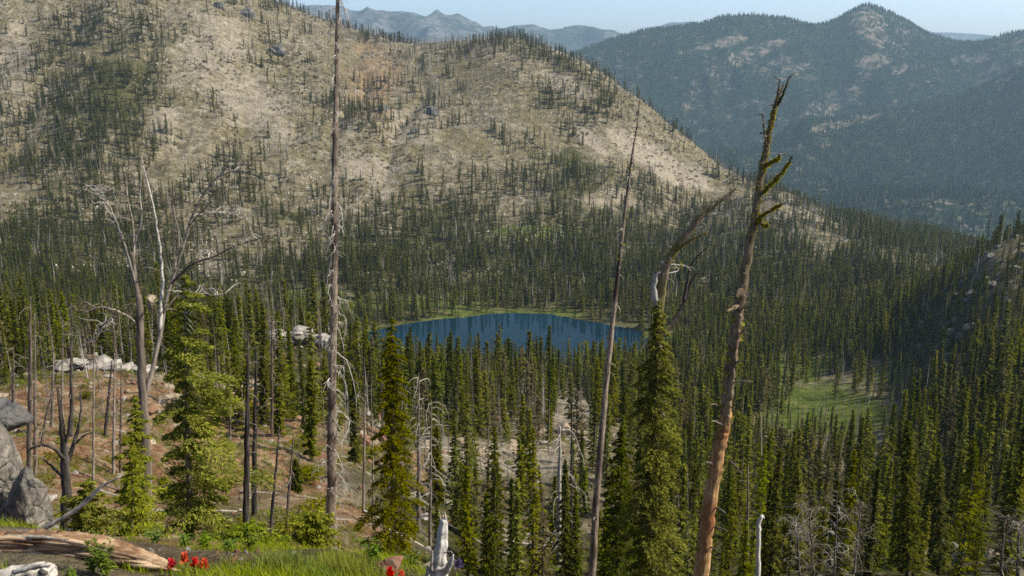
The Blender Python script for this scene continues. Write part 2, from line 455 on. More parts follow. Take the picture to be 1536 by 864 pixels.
# lake level rim everywhere near the lake stays above the water
DL = lg[1] - lg[0]; DT = tg[1] - tg[0]
def gz(x, y):
    x = np.asarray(x, float); y = np.maximum(np.asarray(y, float), DMIN)
    i = np.clip((np.log(y) - lg[0]) / DL, 0, ND - 1.001); j = np.clip((x / y - tg[0]) / DT, 0, NTT - 1.001)
    a = i.astype(int); b = j.astype(int); fi = i - a; fj = j - b
    return (ZG[a, b] * (1 - fi) * (1 - fj) + ZG[a + 1, b] * fi * (1 - fj) + ZG[a, b + 1] * (1 - fi) * fj + ZG[a + 1, b + 1] * fi * fj)
def gpos(px, D):
    """ground point in photo column px, D metres ahead"""
    z = -0.3 * D
    for _ in range(12):
        x = (px - 768) / F * (D * CT - z * ST)
        z = float(gz(x, D))
    return np.array([x, D, z])
PXG, PYG, _d = project(XG, DG, ZG)

def ell(px, py, cx, cy, rx, ry, rot=0.0, n=None, k=0.35):
    c, s = math.cos(R_(rot)), math.sin(R_(rot))
    u = ((px - cx) * c + (py - cy) * s) / rx; v = (-(px - cx) * s + (py - cy) * c) / ry
    r = np.sqrt(u * u + v * v)
    if n is not None: r = r + k * n
    return 1 - sstep(0.45, 1.25, r)

# live tree density, read off the photograph (24 x 20 cells of the frame, by the place of the tree's foot)
DENS = """
123512210000000000000000
245510201111530000000000
356510111111543000000000
467610111221343200000000
456522112222344321000000
555533212223564211000000
455445533343676424555555
555445655666566655436655
777654448878888777766665
887766778888888888888665
998877779899989888999776
899999998888888899999987
999999998888888888555999
643345688777888887535999
321234467766665787423799
221112346655554787434899
211111235555554688756989
211111224666665689999998
221111124566667899999988
332222234667778999999876
"""
DM = np.array([[int(c) for c in r] for r in DENS.strip().split('\n')], float)
def dens(px, py):
    i = np.clip(py / 43.2 - 0.5, 0, 18.999); j = np.clip(px / 64.0 - 0.5, 0, 22.999)
    a = i.astype(int); b = j.astype(int); fi = i - a; fj = j - b
    return (DM[a, b] * (1 - fi) * (1 - fj) + DM[a + 1, b] * fi * (1 - fj) + DM[a, b + 1] * (1 - fi) * fj + DM[a + 1, b + 1] * fi * fj) / 9.0

def zones(px, py, x, y, lr):
    n = fbm(x / 38.0, y / 38.0, 31, 4); n2 = fbm(x / 12.0, y / 12.0, 37, 4)
    far = sstep(430, 560, y)
    mead = np.zeros_like(px)
    mead = np.maximum(mead, ell(px, py, 1235, 612, 120, 52, 8, n) * (y > 250) * (y < 620))
    mead = np.maximum(mead, ell(px, py, 1200, 555, 70, 30, 0, n) * (y > 250) * (y < 620))
    mead = np.maximum(mead, 0.72 * (1 - sstep(1.02, 1.40, lr + 0.5 * n)) * (y > 520))
    mead = np.maximum(mead, ell(px, py, 470, 450, 70, 26, 0, n) * (y > 450))
    for a in ((640, 457, 110, 12, 0), (1010, 470, 45, 12, 0), (720, 440, 60, 9, 0), (520, 468, 60, 12, 0), (1330, 560, 40, 22, 0), (1290, 500, 30, 10, 0)):
        mead = np.maximum(mead, 0.8 * ell(px, py, *a, n, 0.6) * (y > 300))
    mead = np.maximum(mead, 0.7 * ell(px, py, 820, 350, 90, 14, 0, n, 0.6) * (y > 700))
    mead = np.maximum(mead, 0.7 * (y < 7.5) * ell(px, py, 480, 860, 190, 50, 0, n))
    mead = np.maximum(mead, 0.6 * ell(px, py, 370, 760, 120, 26, 0, n2, 0.7) * (y > 20) * (y < 60))
    red = ((y < 190) * (px < 640) * sstep(0.0, 0.35, 0.42 + n2 * 0.7 - 0.35 * sstep(430, 620, px)))
    red = np.where(y < 8.0, 0.2, red)
    
    red = np.maximum(red, 0.5 * ell(px, py, 560, 120, 40, 60, 0, n, 0.6) * far)
    pale = np.zeros_like(px)
    for a in ((985, 240, 125, 20, 30), (880, 205, 45, 10, 40), (310, 75, 80, 75, 0), (20, 70, 45, 70, 0), (380, 160, 90, 60, 30), (560, 260, 70, 30, 30), (620, 190, 45, 40, 20),
              (840, 120, 60, 20, 35), (1190, 325, 60, 12, 10), (900, 300, 60, 18, 0), (250, 190, 40, 30, 0)):
        pale = np.maximum(pale, (1.0 if a[0] in (985, 880) else 0.62) * ell(px, py, *a, n, 0.5) * far)
    for a in ((860, 610, 34, 60, -25), (560, 660, 60, 26, 30), (740, 690, 140, 26, 10), (430, 505, 60, 16, 0), (130, 545, 60, 22, 20), (330, 590, 120, 22, 12)):
        pale = np.maximum(pale, 0.9 * ell(px, py, *a, n2, 0.5) * (1 - far) * (y > 60))
    for a in ((1470, 398, 120, 26, -14), (1400, 425, 60, 14, -10)):
        pale = np.maximum(pale, 0.36 * ell(px, py, *a, n2, 0.9) * (y > 280) * (y < 560))
    pale = np.maximum(pale, 0.55 * (y < 8.0))
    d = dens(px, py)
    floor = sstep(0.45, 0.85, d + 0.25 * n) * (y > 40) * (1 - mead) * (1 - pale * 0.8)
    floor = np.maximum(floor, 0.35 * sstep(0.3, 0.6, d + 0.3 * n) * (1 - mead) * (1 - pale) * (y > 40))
    return mead, red * (1 - mead), pale, floor
ZN = zones(PXG, PYG, XG, DG, LR)

def grid_mesh(name, X, Y, Z, mat, zone=None):
    n, m = X.shape
    V = np.stack([X, Y, Z], -1).reshape(-1, 3)
    i = np.arange(n - 1)[:, None] * m + np.arange(m - 1)[None, :]
    Q = np.stack([i, i + 1, i + m + 1, i + m], -1).reshape(-1, 4)
    me = mesh_from(name, V, [Q], True, [mat])
    if zone is not None:
        a = me.color_attributes.new('zone', 'FLOAT_COLOR', 'POINT')
        a.data.foreach_set('color', np.stack(zone, -1).reshape(-1).astype(np.float32))
    return me
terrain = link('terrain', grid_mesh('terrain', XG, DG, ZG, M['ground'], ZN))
tag(terrain, 'tan rocky mountainside falling to the forested lake basin', 'terrain', kind='structure')

# ground sheet to the horizon, under the valley beyond
s = NT('valley floor'); s.bsdf(s.ramp(s.noise(0.004, 6, 0.6, s.coord()), [(0.4, (0.03, 0.042, 0.02)), (0.6, (0.06, 0.07, 0.035))]), 1.0)
g = 15800.0
me = mesh_from('ground', [(-g, -30, -655), (g, -30, -655), (g, g, -655), (-g, g, -655)], [np.array([[0, 1, 2, 3]])], False, [s.m])
tag(link('ground', me), 'wide forested valley floor beyond the ridges', 'ground', kind='structure')

# water
def water():
    s = NT('lake water')
    v = s.coord((1, 2.2, 1))
    n = s.noise(0.8, 5, 0.6, v)
    big = s.noise(0.02, 3, 0.5, s.coord())
    b = s.bsdf(s.ramp(big, [(0.35, (0.002, 0.013, 0.021)), (0.65, (0.004, 0.022, 0.034))]), 0.06, s.bump(n, 0.05, 0.10), 0.18)
    b.inputs['IOR'].default_value = 1.24
    a = np.linspace(0, 2 * math.pi, 160, endpoint=False)
    mx = []
    for t in a:
        rr = np.linspace(20, 160, 281)
        x = -8 + rr * math.cos(t); y = 562 + rr * math.sin(t)
        k = np.argmax(lake_r(x, y) > 1.04)
        mx.append((x[k], y[k], LAKE_Z + 0.0))
    V = np.array(mx + [(-8, 562, LAKE_Z)])
    i = np.arange(160)
    me = mesh_from('water', V, [np.stack([i, (i + 1) % 160, np.full(160, 160)], -1)], False, [s.m])
    return tag(link('water', me), 'dark blue mountain lake lying in the forested basin', 'lake', kind='structure')
water()

# ------------------------------------------------------------------ far mountains
def mountain_mat(name, tree, rock, sc_=0.004):
    s = NT(name)
    v = s.coord()
    at = s.n('ShaderNodeAttribute'); at.attribute_name = 'zone'
    sp = s.n('ShaderNodeSeparateColor'); s.l(at.outputs['Color'], sp.inputs[0])
    n = s.noise(sc_ * 4, 9, 0.7, v)
    f = s.math('MULTIPLY_ADD', n, 3.0, -1.5)
    k = s.math('ADD', sp.outputs[0], f)
    rk = s.ramp(s.noise(sc_ * 8, 6, 0.65, v), [(0.35, tuple(c * 0.6 for c in rock)), (0.65, tuple(min(1, c * 1.25) for c in rock))])
    tr = s.ramp(s.noise(sc_ * 14, 6, 0.7, v), [(0.35, tuple(c * 0.6 for c in tree)), (0.65, tuple(c * 1.5 for c in tree))])
    c = s.mix(s.ramp(k, [(0.40, (0, 0, 0)), (0.85, (1, 1, 1))]), tr, rk)
    s.bsdf(c, 1.0, s.bump(n, 0.6, 6.0), 0.0)
    return s.m
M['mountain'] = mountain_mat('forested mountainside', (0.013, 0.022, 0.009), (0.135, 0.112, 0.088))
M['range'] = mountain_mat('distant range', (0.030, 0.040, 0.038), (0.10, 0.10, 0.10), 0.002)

def range_mesh(name, knots, t0, t1, nt_, nd, mat, amps, seed, patches=(), rockbase=0.0):
    tt = np.linspace(t0, t1, nt_)
    kd = np.stack([pchip(k[0], k[1], tt) for k in knots]); ks = np.stack([pchip(k[0], k[2], tt) for k in knots])
    la, lb = kd[0].min(), kd[-1].max()
    ll = np.linspace(la, lb, nd)
    S = np.stack([pchip(kd[:, j], ks[:, j], ll) for j in range(nt_)], 1)
    D = np.exp(ll)[:, None] * np.ones((1, nt_)); X = D * tt[None, :]; Z = S * D
    relief = np.zeros_like(Z)
    for lam, a in amps:
        r = 1 - 2 * np.abs(vnoise(X / lam + seed, D / lam * 0.7 - seed, seed + int(lam)))
        relief += r * a
    edge = sstep(D.min() * 1.02, D.min() * 1.15, D)
    Z = Z + relief * edge * (1 - 0.85 * np.exp(-((ll[:, None] - kd[-2].mean()) / 0.09) ** 2) * (name == 'mountain'))
    px, py, _ = project(X, D, Z)
    n = fbm(X / 420.0, D / 420.0, seed + 5, 4)
    rk = np.full_like(Z, rockbase) + 0.25 * np.clip(relief / max(a for _, a in amps), -1, 1) * (rockbase > 0.05)
    for (cx, cy, rx, ry, rot, k) in patches:
        rk = np.maximum(rk, 0.72 * k * ell(px, py, cx, cy, rx * 1.15, ry * 1.1, rot, n, 1.0))
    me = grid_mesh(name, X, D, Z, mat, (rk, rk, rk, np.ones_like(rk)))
    o = tag(link(name, me), kind='structure')
    return o, X, D, Z, rk

CA = [600, 860, 950, 1050, 1150, 1230, 1300, 1370, 1450, 1536, 1800]
crest_px = [500, 700, 860, 900, 960, 1050, 1085, 1130, 1180, 1220, 1250, 1275, 1300, 1330, 1360, 1395, 1450, 1500, 1536, 1700, 1900]
crest_py = [170, 130, 84, 70, 52, 39, 27, 25, 32, 41, 34, 20, 11, 22, 38, 58, 70, 62, 56, 50, 60]
KA = [
    knz(2450, -640),
    kn(2900, [372, 372, 370, 368, 366, 366, 364, 362, 360, 358, 356], CA),
    kn(3600, [320, 318, 312, 305, 298, 290, 285, 280, 275, 268, 262], CA),
    kn([4300, 4300, 4300, 4300, 4350, 4400, 4450, 4450, 4450, 4450, 4450], [262, 258, 252, 245, 228, 204, 188, 178, 164, 140, 125], CA),
    kn(4800, [266, 264, 260, 252, 236, 214, 199, 190, 176, 154, 139], CA),
    kn(5400, [180, 160, 142, 122, 112, 106, 100, 104, 108, 96, 88], CA),
    kn(6300, crest_py, crest_px),
    kn(7400, [p + 60 for p in crest_py], crest_px),
]
patches_A = [(1090, 62, 75, 10, -14, .9), (1150, 72, 70, 12, -20, .8), (1310, 40, 34, 20, 35, .85), (1345, 70, 30, 10, 40, .6), (1060, 120, 45, 30, -35, .6), (1190, 100, 60, 26, -25, .55), (1210, 118, 16, 12, 0, .9),
             (1310, 95, 26, 12, -10, 1.0), (1290, 130, 40, 22, -50, .8), (1345, 108, 20, 10, -20, .9), (1250, 150, 40, 16, -40, .75), (1275, 182, 55, 8, -12, 1.0), (1235, 185, 12, 22, -20, .6), (1450, 82, 30, 12, 0, .75), (1520, 110, 30, 18, 0, .7),
             (1040, 150, 40, 40, -30, .5), (1130, 165, 60, 22, -35, .5), (1440, 205, 30, 12, -40, .5), (1410, 245, 30, 10, -15, .45), (1520, 60, 30, 8, 0, .7)]
mtn, XA, DA, ZA, RKA = range_mesh('mountain', KA, -0.2, 0.75, 420, 420, M['mountain'], ((1700, 70), (800, 60), (360, 34), (150, 16), (70, 7)), 7, patches_A, 0.06)
mtn['label'] = 'dark forested mountain with pale scree patches and pointed summit'; mtn['category'] = 'mountain'
bx = [300, 400, 480, 540, 600, 650, 690, 715, 740, 775, 810, 845, 875, 905, 935, 965, 1010, 1100]
by = [44, 36, 30, 33, 32, 34, 31, 40, 46, 38, 43, 37, 35, 41, 52, 64, 80, 110]
KB = [knz(7600, -640), kn(9200, [y * 0.6 + 70 for y in by], bx), kn(11000, by, bx), kn(12000, [y + 35 for y in by], bx)]
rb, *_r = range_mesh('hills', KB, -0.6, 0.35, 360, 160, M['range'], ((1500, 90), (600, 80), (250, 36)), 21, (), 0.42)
rb['label'] = 'blue hazy mountain range behind the bare ridge'; rb['category'] = 'mountain range'
b2x = [300, 470, 520, 560, 620, 800, 900, 945, 980, 1010, 1040, 1060, 1110, 1250, 1380, 1430, 1480, 1536, 1800]
b2y = [40, 34, 25, 29, 40, 50, 54, 52, 44, 39, 33, 35, 48, 60, 54, 49, 50, 56, 70]
KB2 = [knz(12400, -640), kn(13600, [y * 0.7 + 50 for y in b2y], b2x), kn(14900, b2y, b2x), kn(15700, [y + 30 for y in b2y], b2x)]
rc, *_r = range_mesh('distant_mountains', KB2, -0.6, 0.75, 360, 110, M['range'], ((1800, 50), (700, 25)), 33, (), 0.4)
rc['label'] = 'palest blue ridge line on the horizon'; rc['category'] = 'mountain range'

# haze: one closed box of thin even air round the whole scene
def haze():
    m = bpy.data.materials.new('haze'); m.use_nodes = True
    t = m.node_tree; t.nodes.clear()
    v = t.nodes.new('ShaderNodeVolumePrincipled'); o = t.nodes.new('ShaderNodeOutputMaterial')
    v.inputs['Color'].default_value = (0.52, 0.78, 1.0, 1)
    v.inputs['Density'].default_value = HAZE_DENSITY
    v.inputs['Anisotropy'].default_value = 0.2
    t.links.new(v.outputs[0], o.inputs['Volume'])
    x, y0, y1, z0, z1 = 15900.0, -40.0, 15900.0, -656.0, 620.0
    V = [(a, b, c) for c in (z0, z1) for b in (y0, y1) for a in (-x, x)]
    Fq = np.array([[0, 2, 3, 1], [4, 5, 7, 6], [0, 1, 5, 4], [2, 6, 7, 3], [0, 4, 6, 2], [1, 3, 7, 5]])
    tag(link('haze', mesh_from('haze', V, [Fq], False, [m])), 'thin blue summer haze filling the valley', 'haze', kind='stuff')
haze()

# ------------------------------------------------------------------ tree makers
def fir_crown(rng, Ht, R, nb, ntuft, ll, lw, base=0.06, p=0.85, droop=0.30, rise=0.05, irreg=0.3, flat=0.4, lean=(0, 0), gap=None, tip=0.05, asym=0.0, asym_az=0.0):
    i = np.arange(nb)
    hn = base + (1 - base) * ((i + rng.random(nb)) / nb) ** 0.95
    prof = np.maximum(1 - hn, 0) ** p * (0.75 + 0.25 * sstep(0, 0.12, hn - base)) + tip
    L = R * prof * (1 + irreg * rng.standard_normal(nb)).clip(0.35, 1.8)
    az = i * 2.39996 + rng.random(nb) * 0.9
    L = L * (1 + asym * np.cos(az - asym_az))
    keep = np.ones(nb, bool)
    if gap is not None:
        for (g0, g1, ga, gw) in gap:
            da = np.abs((az - ga + math.pi) % (2 * math.pi) - math.pi)
            keep &= ~((hn > g0) & (hn < g1) & (da < gw))
    hn, L, az = hn[keep], L[keep], az[keep]; nb = len(hn)
    cnt = np.maximum(3, (ntuft * (0.35 + 0.65 * L / (R + 1e-6))).astype(int))
    b = np.repeat(np.arange(nb), cnt); n = len(b)
    u = rng.random(n) ** 0.7
    Lb = L[b]; a = az[b]
    dr = np.stack([np.cos(a), np.sin(a), np.zeros(n)], -1); pr = np.stack([-np.sin(a), np.cos(a), np.zeros(n)], -1)
    lat = (rng.random(n) * 2 - 1) * flat * Lb * (1.05 - u * 0.8)
    zz = hn[b] * Ht + rise * u * Lb - droop * u ** 1.6 * Lb + rng.standard_normal(n) * 0.05 * Lb
    ctr = dr * (u * Lb)[:, None] + pr * lat[:, None]
    ctr[:, 2] = zz
    ctr[:, 0] += lean[0] * hn[b] * Ht; ctr[:, 1] += lean[1] * hn[b] * Ht
    up = np.array([0, 0, 1.0])
    d = nrm(dr * (0.6 + 0.4 * rng.random((n, 1))) + pr * (np.sign(lat) * (0.3 + 0.7 * rng.random(n)))[:, None] + up * (rng.standard_normal((n, 1)) * 0.35 - 0.15))
    nn = nrm(up + rng.standard_normal((n, 3)) * 0.55)
    w = nrm(np.cross(d, nn))
    l = (ll * (0.6 + 0.8 * rng.random(n)))[:, None]; wd_ = (lw * (0.6 + 0.8 * rng.random(n)))[:, None]
    V = np.stack([ctr - d * l * 0.5, ctr + w * wd_ * 0.5 - d * l * 0.05, ctr + d * l * 0.5, ctr - w * wd_ * 0.5 - d * l * 0.05], 1).reshape(-1, 3)
    Q = np.arange(n * 4).reshape(-1, 4)
    return V, Q, (hn * Ht, L, az)

def trunk_pts(Ht, r, lean=(0, 0), k=8, wob=0.0, rng=None, top=1.0):
    h = np.linspace(0, Ht * top, k)
    pts = np.stack([lean[0] * h, lean[1] * h, h], -1)
    if rng is not None and wob:
        pts[1:, :2] += rng.standard_normal((k - 1, 2)) * wob
    pts[0, 2] -= 0.3 * Ht ** 0.5
    rad = r * (1 - h / Ht * 0.93)
    return pts, rad

def dead_meshes(rng, Ht, r, nb, blen, k=7, droop=0.6, lean=(0, 0), n=5, bn=3, bseg=5, curl=0.25, h0=0.12):
    """trunk MB and branch MB"""
    t = MB(); b = MB()
    pts, rad = trunk_pts(Ht, r, lean, k, Ht * 0.004, rng)
    tube(t, pts, np.maximum(rad, r * 0.1), n, rng, 0.05)
    for i in range(nb):
        hn = h0 + (0.97 - h0) * rng.random()
        az = rng.random() * 6.283
        L = blen * (1.08 - hn) * (0.35 + 0.9 * rng.random())
        u = np.linspace(0, 1, bseg)
        rr = L * u; dz = L * (0.12 * u - droop * (0.5 + rng.random()) * u ** 1.8)
        aa = az + curl * rng.standard_normal() * u * 2
        q = np.stack([rr * np.cos(aa) + lean[0] * hn * Ht, rr * np.sin(aa) + lean[1] * hn * Ht, hn * Ht + dz], -1)
        br = max(0.10 * r, r * 0.22 * (1.1 - hn))
        tube(b, q, br * (1 - 0.75 * u), bn, None, 0)
    return t, b

rngv = np.random.default_rng(11)
# near variants (trunk mesh, crown mesh) all 10 m tall, scaled later
LOOKS = ['slim olive green', 'narrow dark green', 'ragged open crowned', 'broad full skirted']
FIRS = []
for vi in range(12):
    look = vi % 4
    R = [0.64, 0.52, 0.78, 1.05][look] * rngv.uniform(0.9, 1.15)
    nb = [95, 100, 62, 95][look]
    V, Q, _ = fir_crown(rngv, 10, R, nb, [15, 16, 11, 18][look], 0.44, 0.17, base=[0.03, 0.03, 0.10, 0.02][look], p=[0.62, 0.7, 0.55, 0.85][look], droop=0.45, rise=0.05, irreg=0.33, tip=0.06)
    if vi in (6, 10):
        kq = V[Q[:, 0], 2] < 8.1; Q = Q[kq]
    cm = mesh_from('fir crown', V, [Q], False, [M['needles_dying'] if vi == 10 else M[['needles', 'needles_dark', 'needles', 'needles'][look]]])
    mb = MB(); p_, r_ = trunk_pts(10, 0.115, (0, 0), 6); tube(mb, p_, r_, 6)
    tm = mb.mesh('fir trunk', M['bark'])
    FIRS.append((look, tm, cm))
def joined(tmesh_mb, V, Q, mat):
    me = mesh_from('tree', np.concatenate([V, *tmesh_mb.V]), [Q] + [f + len(V) for f in tmesh_mb.f], False, [mat, M['bark']],
                   np.concatenate([np.zeros(len(Q)), np.ones(sum(len(f) for f in tmesh_mb.f))]))
    return me
vcol = bpy.data.collections.new('forest sources')      # never linked to the scene
def vobj(name, me):
    o = bpy.data.objects.new(name, me); return o

def forest_collection(name, meshes):
    c = bpy.data.collections.new(name)
    for i, m in enumerate(meshes):
        c.objects.link(bpy.data.objects.new('%s %02d' % (name, i), m))
    return c
# stuff variants
near_src = []
for vi in range(8):
    look = vi % 4
    R = [0.66, 0.55, 0.80, 1.05][look] * rngv.uniform(0.9, 1.15)
    V, Q, _ = fir_crown(rngv, 10, R, [80, 85, 52, 80][look], [11, 12, 9, 13][look], 0.52, 0.22, base=[0.03, 0.03, 0.10, 0.02][look], p=[0.62, 0.7, 0.55, 0.85][look], droop=0.45, irreg=0.33, tip=0.06)
    mb = MB(); p_, r_ = trunk_pts(10, 0.115, (0, 0), 4); tube(mb, p_, r_, 5)
    if vi in (2, 7):
        Q = Q[V[Q[:, 0], 2] < 8.0]
    near_src.append(joined(mb, V, Q, M['needles_dying'] if vi == 6 else M[['needles', 'needles_dark', 'needles', 'needles'][look]]))
far_src = []
for vi in range(6):
    R = [0.7, 0.85, 1.0][vi % 3]
    V, Q, _ = fir_crown(rngv, 10, R, 40, 7, 0.95, 0.42, base=0.06, p=0.75, droop=0.4, irreg=0.3, tip=0.06)
    mb = MB(); p_, r_ = trunk_pts(10, 0.13, (0, 0), 3); tube(mb, p_, r_, 4)
    far_src.append(joined(mb, V, Q, M['needles_far']))
dead_src = []
for vi in range(8):
    t, b = dead_meshes(rngv, 10, 0.10, [30, 14, 45, 6][vi % 4], [0.9, 0.7, 1.1, 0.5][vi % 4], 5, 0.55, (rngv.normal() * 0.03, rngv.normal() * 0.03), 5, 3, 4)
    t.V += b.V; t.f += [f + t.n for f in b.f]
    dead_src.append(t.mesh('dead', M['grey_wood'] if vi % 2 else M['pale_wood'], False))
near_col = forest_collection('near source', near_src)
far_col = forest_collection('far source', far_src)
dead_col = forest_collection('dead source', dead_src)

def scatter_object(name, pts, rot, scl, idx, col):
    """ONE object of kind stuff: its points carry trees of a hidden source collection"""
    me = bpy.data.meshes.new(name)
    me.vertices.add(len(pts)); me.vertices.foreach_set('co', np.asarray(pts, np.float32).ravel())
    a = me.attributes.new('rot', 'FLOAT_VECTOR', 'POINT'); a.data.foreach_set('vector', np.asarray(rot, np.float32).ravel())
    a = me.attributes.new('scl', 'FLOAT_VECTOR', 'POINT'); a.data.foreach_set('vector', np.asarray(scl, np.float32).ravel())
    a = me.attributes.new('idx', 'INT', 'POINT'); a.data.foreach_set('value', np.asarray(idx, np.int32))
    o = link(name, me)
    ng = bpy.data.node_groups.new(name, 'GeometryNodeTree')
    ng.interface.new_socket('Geometry', in_out='INPUT', socket_type='NodeSocketGeometry')
    ng.interface.new_socket('Geometry', in_out='OUTPUT', socket_type='NodeSocketGeometry')
    N = ng.nodes.new; L = ng.links.new
    gi = N('NodeGroupInput'); go = N('NodeGroupOutput')
    mp = N('GeometryNodeMeshToPoints'); ip = N('GeometryNodeInstanceOnPoints')
    ci = N('GeometryNodeCollectionInfo'); ci.inputs['Collection'].default_value = col
    ci.inputs['Separate Children'].default_value = True; ci.inputs['Reset Children'].default_value = True
    def na(nm, ty):
        x = N('GeometryNodeInputNamedAttribute'); x.data_type = ty; x.inputs['Name'].default_value = nm
        return [q for q in x.outputs if q.enabled and q.name == 'Attribute'][0]
    L(gi.outputs[0], mp.inputs['Mesh']); L(mp.outputs[0], ip.inputs['Points']); L(ci.outputs[0], ip.inputs['Instance'])
    ip.inputs['Pick Instance'].default_value = True
    L(na('idx', 'INT'), ip.inputs['Instance Index']); L(na('rot', 'FLOAT_VECTOR'), ip.inputs['Rotation']); L(na('scl', 'FLOAT_VECTOR'), ip.inputs['Scale'])
    L(ip.outputs[0], go.inputs[0])
    md = o.modifiers.new('trees', 'NODES'); md.node_group = ng
    return o

# ------------------------------------------------------------------ the forest: where every tree stands
rf = np.random.default_rng(2024)
def sample(n, d0, d1, tm=0.66):
    D = np.sqrt(d0 ** 2 + (d1 ** 2 - d0 ** 2) * rf.random(n)); t = (rf.random(n) * 2 - 1) * tm
    x = D * t; return x, D, gz(x, D)
def chance(x, y, z, near):
    px, py, _ = project(x, y, z)
    d = dens(np.clip(px, 0, 1536), np.clip(py, 0, 864))
    cl = fbm(x / 60.0, y / 60.0, 401, 3) * 0.9 + fbm(x / 17.0, y / 17.0, 405, 2) * 0.5
    lr = lake_r(x, y)
    m, r, p, f = zones(px, py, x, y, lr)
    k = np.clip(d * 1.0 + (cl * 0.8) * (1.15 - d * 0.55), 0, 1) ** 1.35
    k = np.where((k < 0.22) & (y > 640), k * 0.35, k)
    k = k * (1 - 0.66 * m) * (1 - np.clip(1.15 * p, 0, 0.97)) * (lr > 1.03)
    return k, px, py
def thin(x, y, md):
    """drop trees standing closer than md to one already kept"""
    g = {}; keep = np.zeros(len(x), bool)
    for i in range(len(x)):
        a, b = int(x[i] // md), int(y[i] // md)
        if all(g.get((a + p, b + q)) is None or (x[i] - x[g[(a + p, b + q)]]) ** 2 + (y[i] - y[g[(a + p, b + q)]]) ** 2 > md * md for p in (-1, 0, 1) for q in (-1, 0, 1)):
            g[(a, b)] = i; keep[i] = True
    return keep
def visible(x, y, z, top):
    """does the ground in front hide the treetop?"""
    ok = np.ones(len(x), bool)
    for fr in np.linspace(0.15, 0.97, 40):
        ok &= gz(x * fr, y * fr) < top * fr + 0.5
    return ok

x, y, z = sample(30000, 46, 640)
k, px, py = chance(x, y, z, True)
sel = (rf.random(len(x)) < k * 0.80) & ((px > 650) | (y > 95)) & ~((px > 60) & (px < 250) & (y < 150)) & ~((px > 385) & (px < 505) & (y > 150) & (y < 214))
x, y, z = x[sel], y[sel], z[sel]
sel = thin(x, y, 2.3); x, y, z, = x[sel], y[sel], z[sel]
hgt = np.clip(rf.normal(14.5, 4.2, len(x)), 4, 23) * (0.5 + 0.5 * sstep(45, 210, y))
hgt = np.where(rf.random(len(x)) < 0.25, hgt * rf.uniform(0.25, 0.6, len(x)), hgt)
_px, _py, _d = project(x, y, z)
hgt = np.where((_px > 1120) & (_px < 1340) & (y > 190) & (y < 345), hgt * 0.5, hgt)
hgt = np.where((_px > 1330) & (y > 300) & (y < 500), hgt * 0.62, hgt)
near_live = [x, y, z, hgt]
px0, py0, dep = project(x, y, z); px1, py1, _ = project(x, y, z + hgt)
vis = visible(x, y, z, z + hgt) & (px0 > -10) & (px0 < 1546) & (py1 < 850) & (py0 > 0)
score = np.where(vis, hgt / dep, 0)
order = np.argsort(-score)
NOBJ = 265
pick = order[:NOBJ]
rest = np.ones(len(x), bool); rest[pick] = False

def zone_phrase(px, y, py):
    if px < 330: return ('beyond the red slope', 'firs beyond the red slope') if y > 190 else ('growing on the red stony slope', 'firs on the red slope')
    if px < 560: return ('around the pale rock knoll by the tall snag', 'firs by the rock knoll')
    if px < 760: return ('on the slope between white stump and lake', 'firs on the pale slope above the lake')
    if px < 900: return ('in the stand left of the thin leaning snag', 'firs left of the leaning snag')
    if px < 1090: return ('in the stand around the bent dead trunk', 'firs around the bent dead trunk')
    if px < 1190: return ('just right of the orange barked snag', 'firs right of the orange barked snag')
    if px < 1330: return ('below the green meadow', 'firs below the meadow') if y < 330 else ('at the edge of the green meadow', 'firs at the meadow edge')
    return ('on the shaded slope in the lower right corner', 'firs on the shaded right slope') if y < 200 else ('on the dark slope right of the meadow', 'firs right of the meadow')
def put_fir(pos, ht, vi, rz, label, group, wid=1.0):
    look, tm, cm = FIRS[vi]
    root = empty('fir_tree', pos); root.rotation_euler = (0, 0, rz); s = ht / 10.0
    root.scale = (s * wid, s * wid, s)
    tag(root, label, 'fir tree', group)
    link('trunk', tm, root); link('crown', cm, root)
    return root
for i in pick:
    vi = int(rf.integers(0, 12)); look = LOOKS[vi % 4]
    ph, gr = zone_phrase(px0[i], y[i], py0[i])
    size = 'young ' if hgt[i] < 7 else ('tall ' if hgt[i] > 16 else '')
    put_fir((x[i], y[i], z[i] - 0.1), hgt[i], vi, rf.random() * 6.28, size + look + ' fir ' + ph, gr, rf.uniform(0.85, 1.2))
xr, yr, zr, hr = x[rest], y[rest], z[rest], hgt[rest]
n = len(xr)
wr = hr / 10 * rf.uniform(0.75, 1.5, n)
o = scatter_object('forest', np.stack([xr, yr, zr - 0.1], -1), np.stack([rf.normal(0, .035, n), rf.normal(0, .035, n), rf.random(n) * 6.28], -1), np.stack([wr, wr, hr / 10], -1), rf.integers(0, 8, n), near_col)
tag(o, 'dense green fir forest filling the lake basin', 'forest', kind='stuff')

# the hillside beyond the lake
x, y, z = sample(70000, 640, 1750)
k, px, py = chance(x, y, z, False)
sel = rf.random(len(x)) < k * 0.95
x, y, z = x[sel], y[sel], z[sel]
n = len(x)
hh = np.clip(rf.normal(12.5, 3.8, n), 3.5, 20); hh = np.where(rf.random(n) < 0.25, hh * 0.5, hh)
ww = hh / 10 * rf.uniform(0.9, 1.4, n)
o = scatter_object('hillside_forest', np.stack([x, y, z - 0.1], -1), np.stack([np.zeros(n), np.zeros(n), rf.random(n) * 6.28], -1), np.stack([ww, ww, hh / 10], -1), rf.integers(0, 6, n), far_col)
tag(o, 'scattered dark firs spread over the tan hillside beyond the lake', 'forest', kind='stuff')

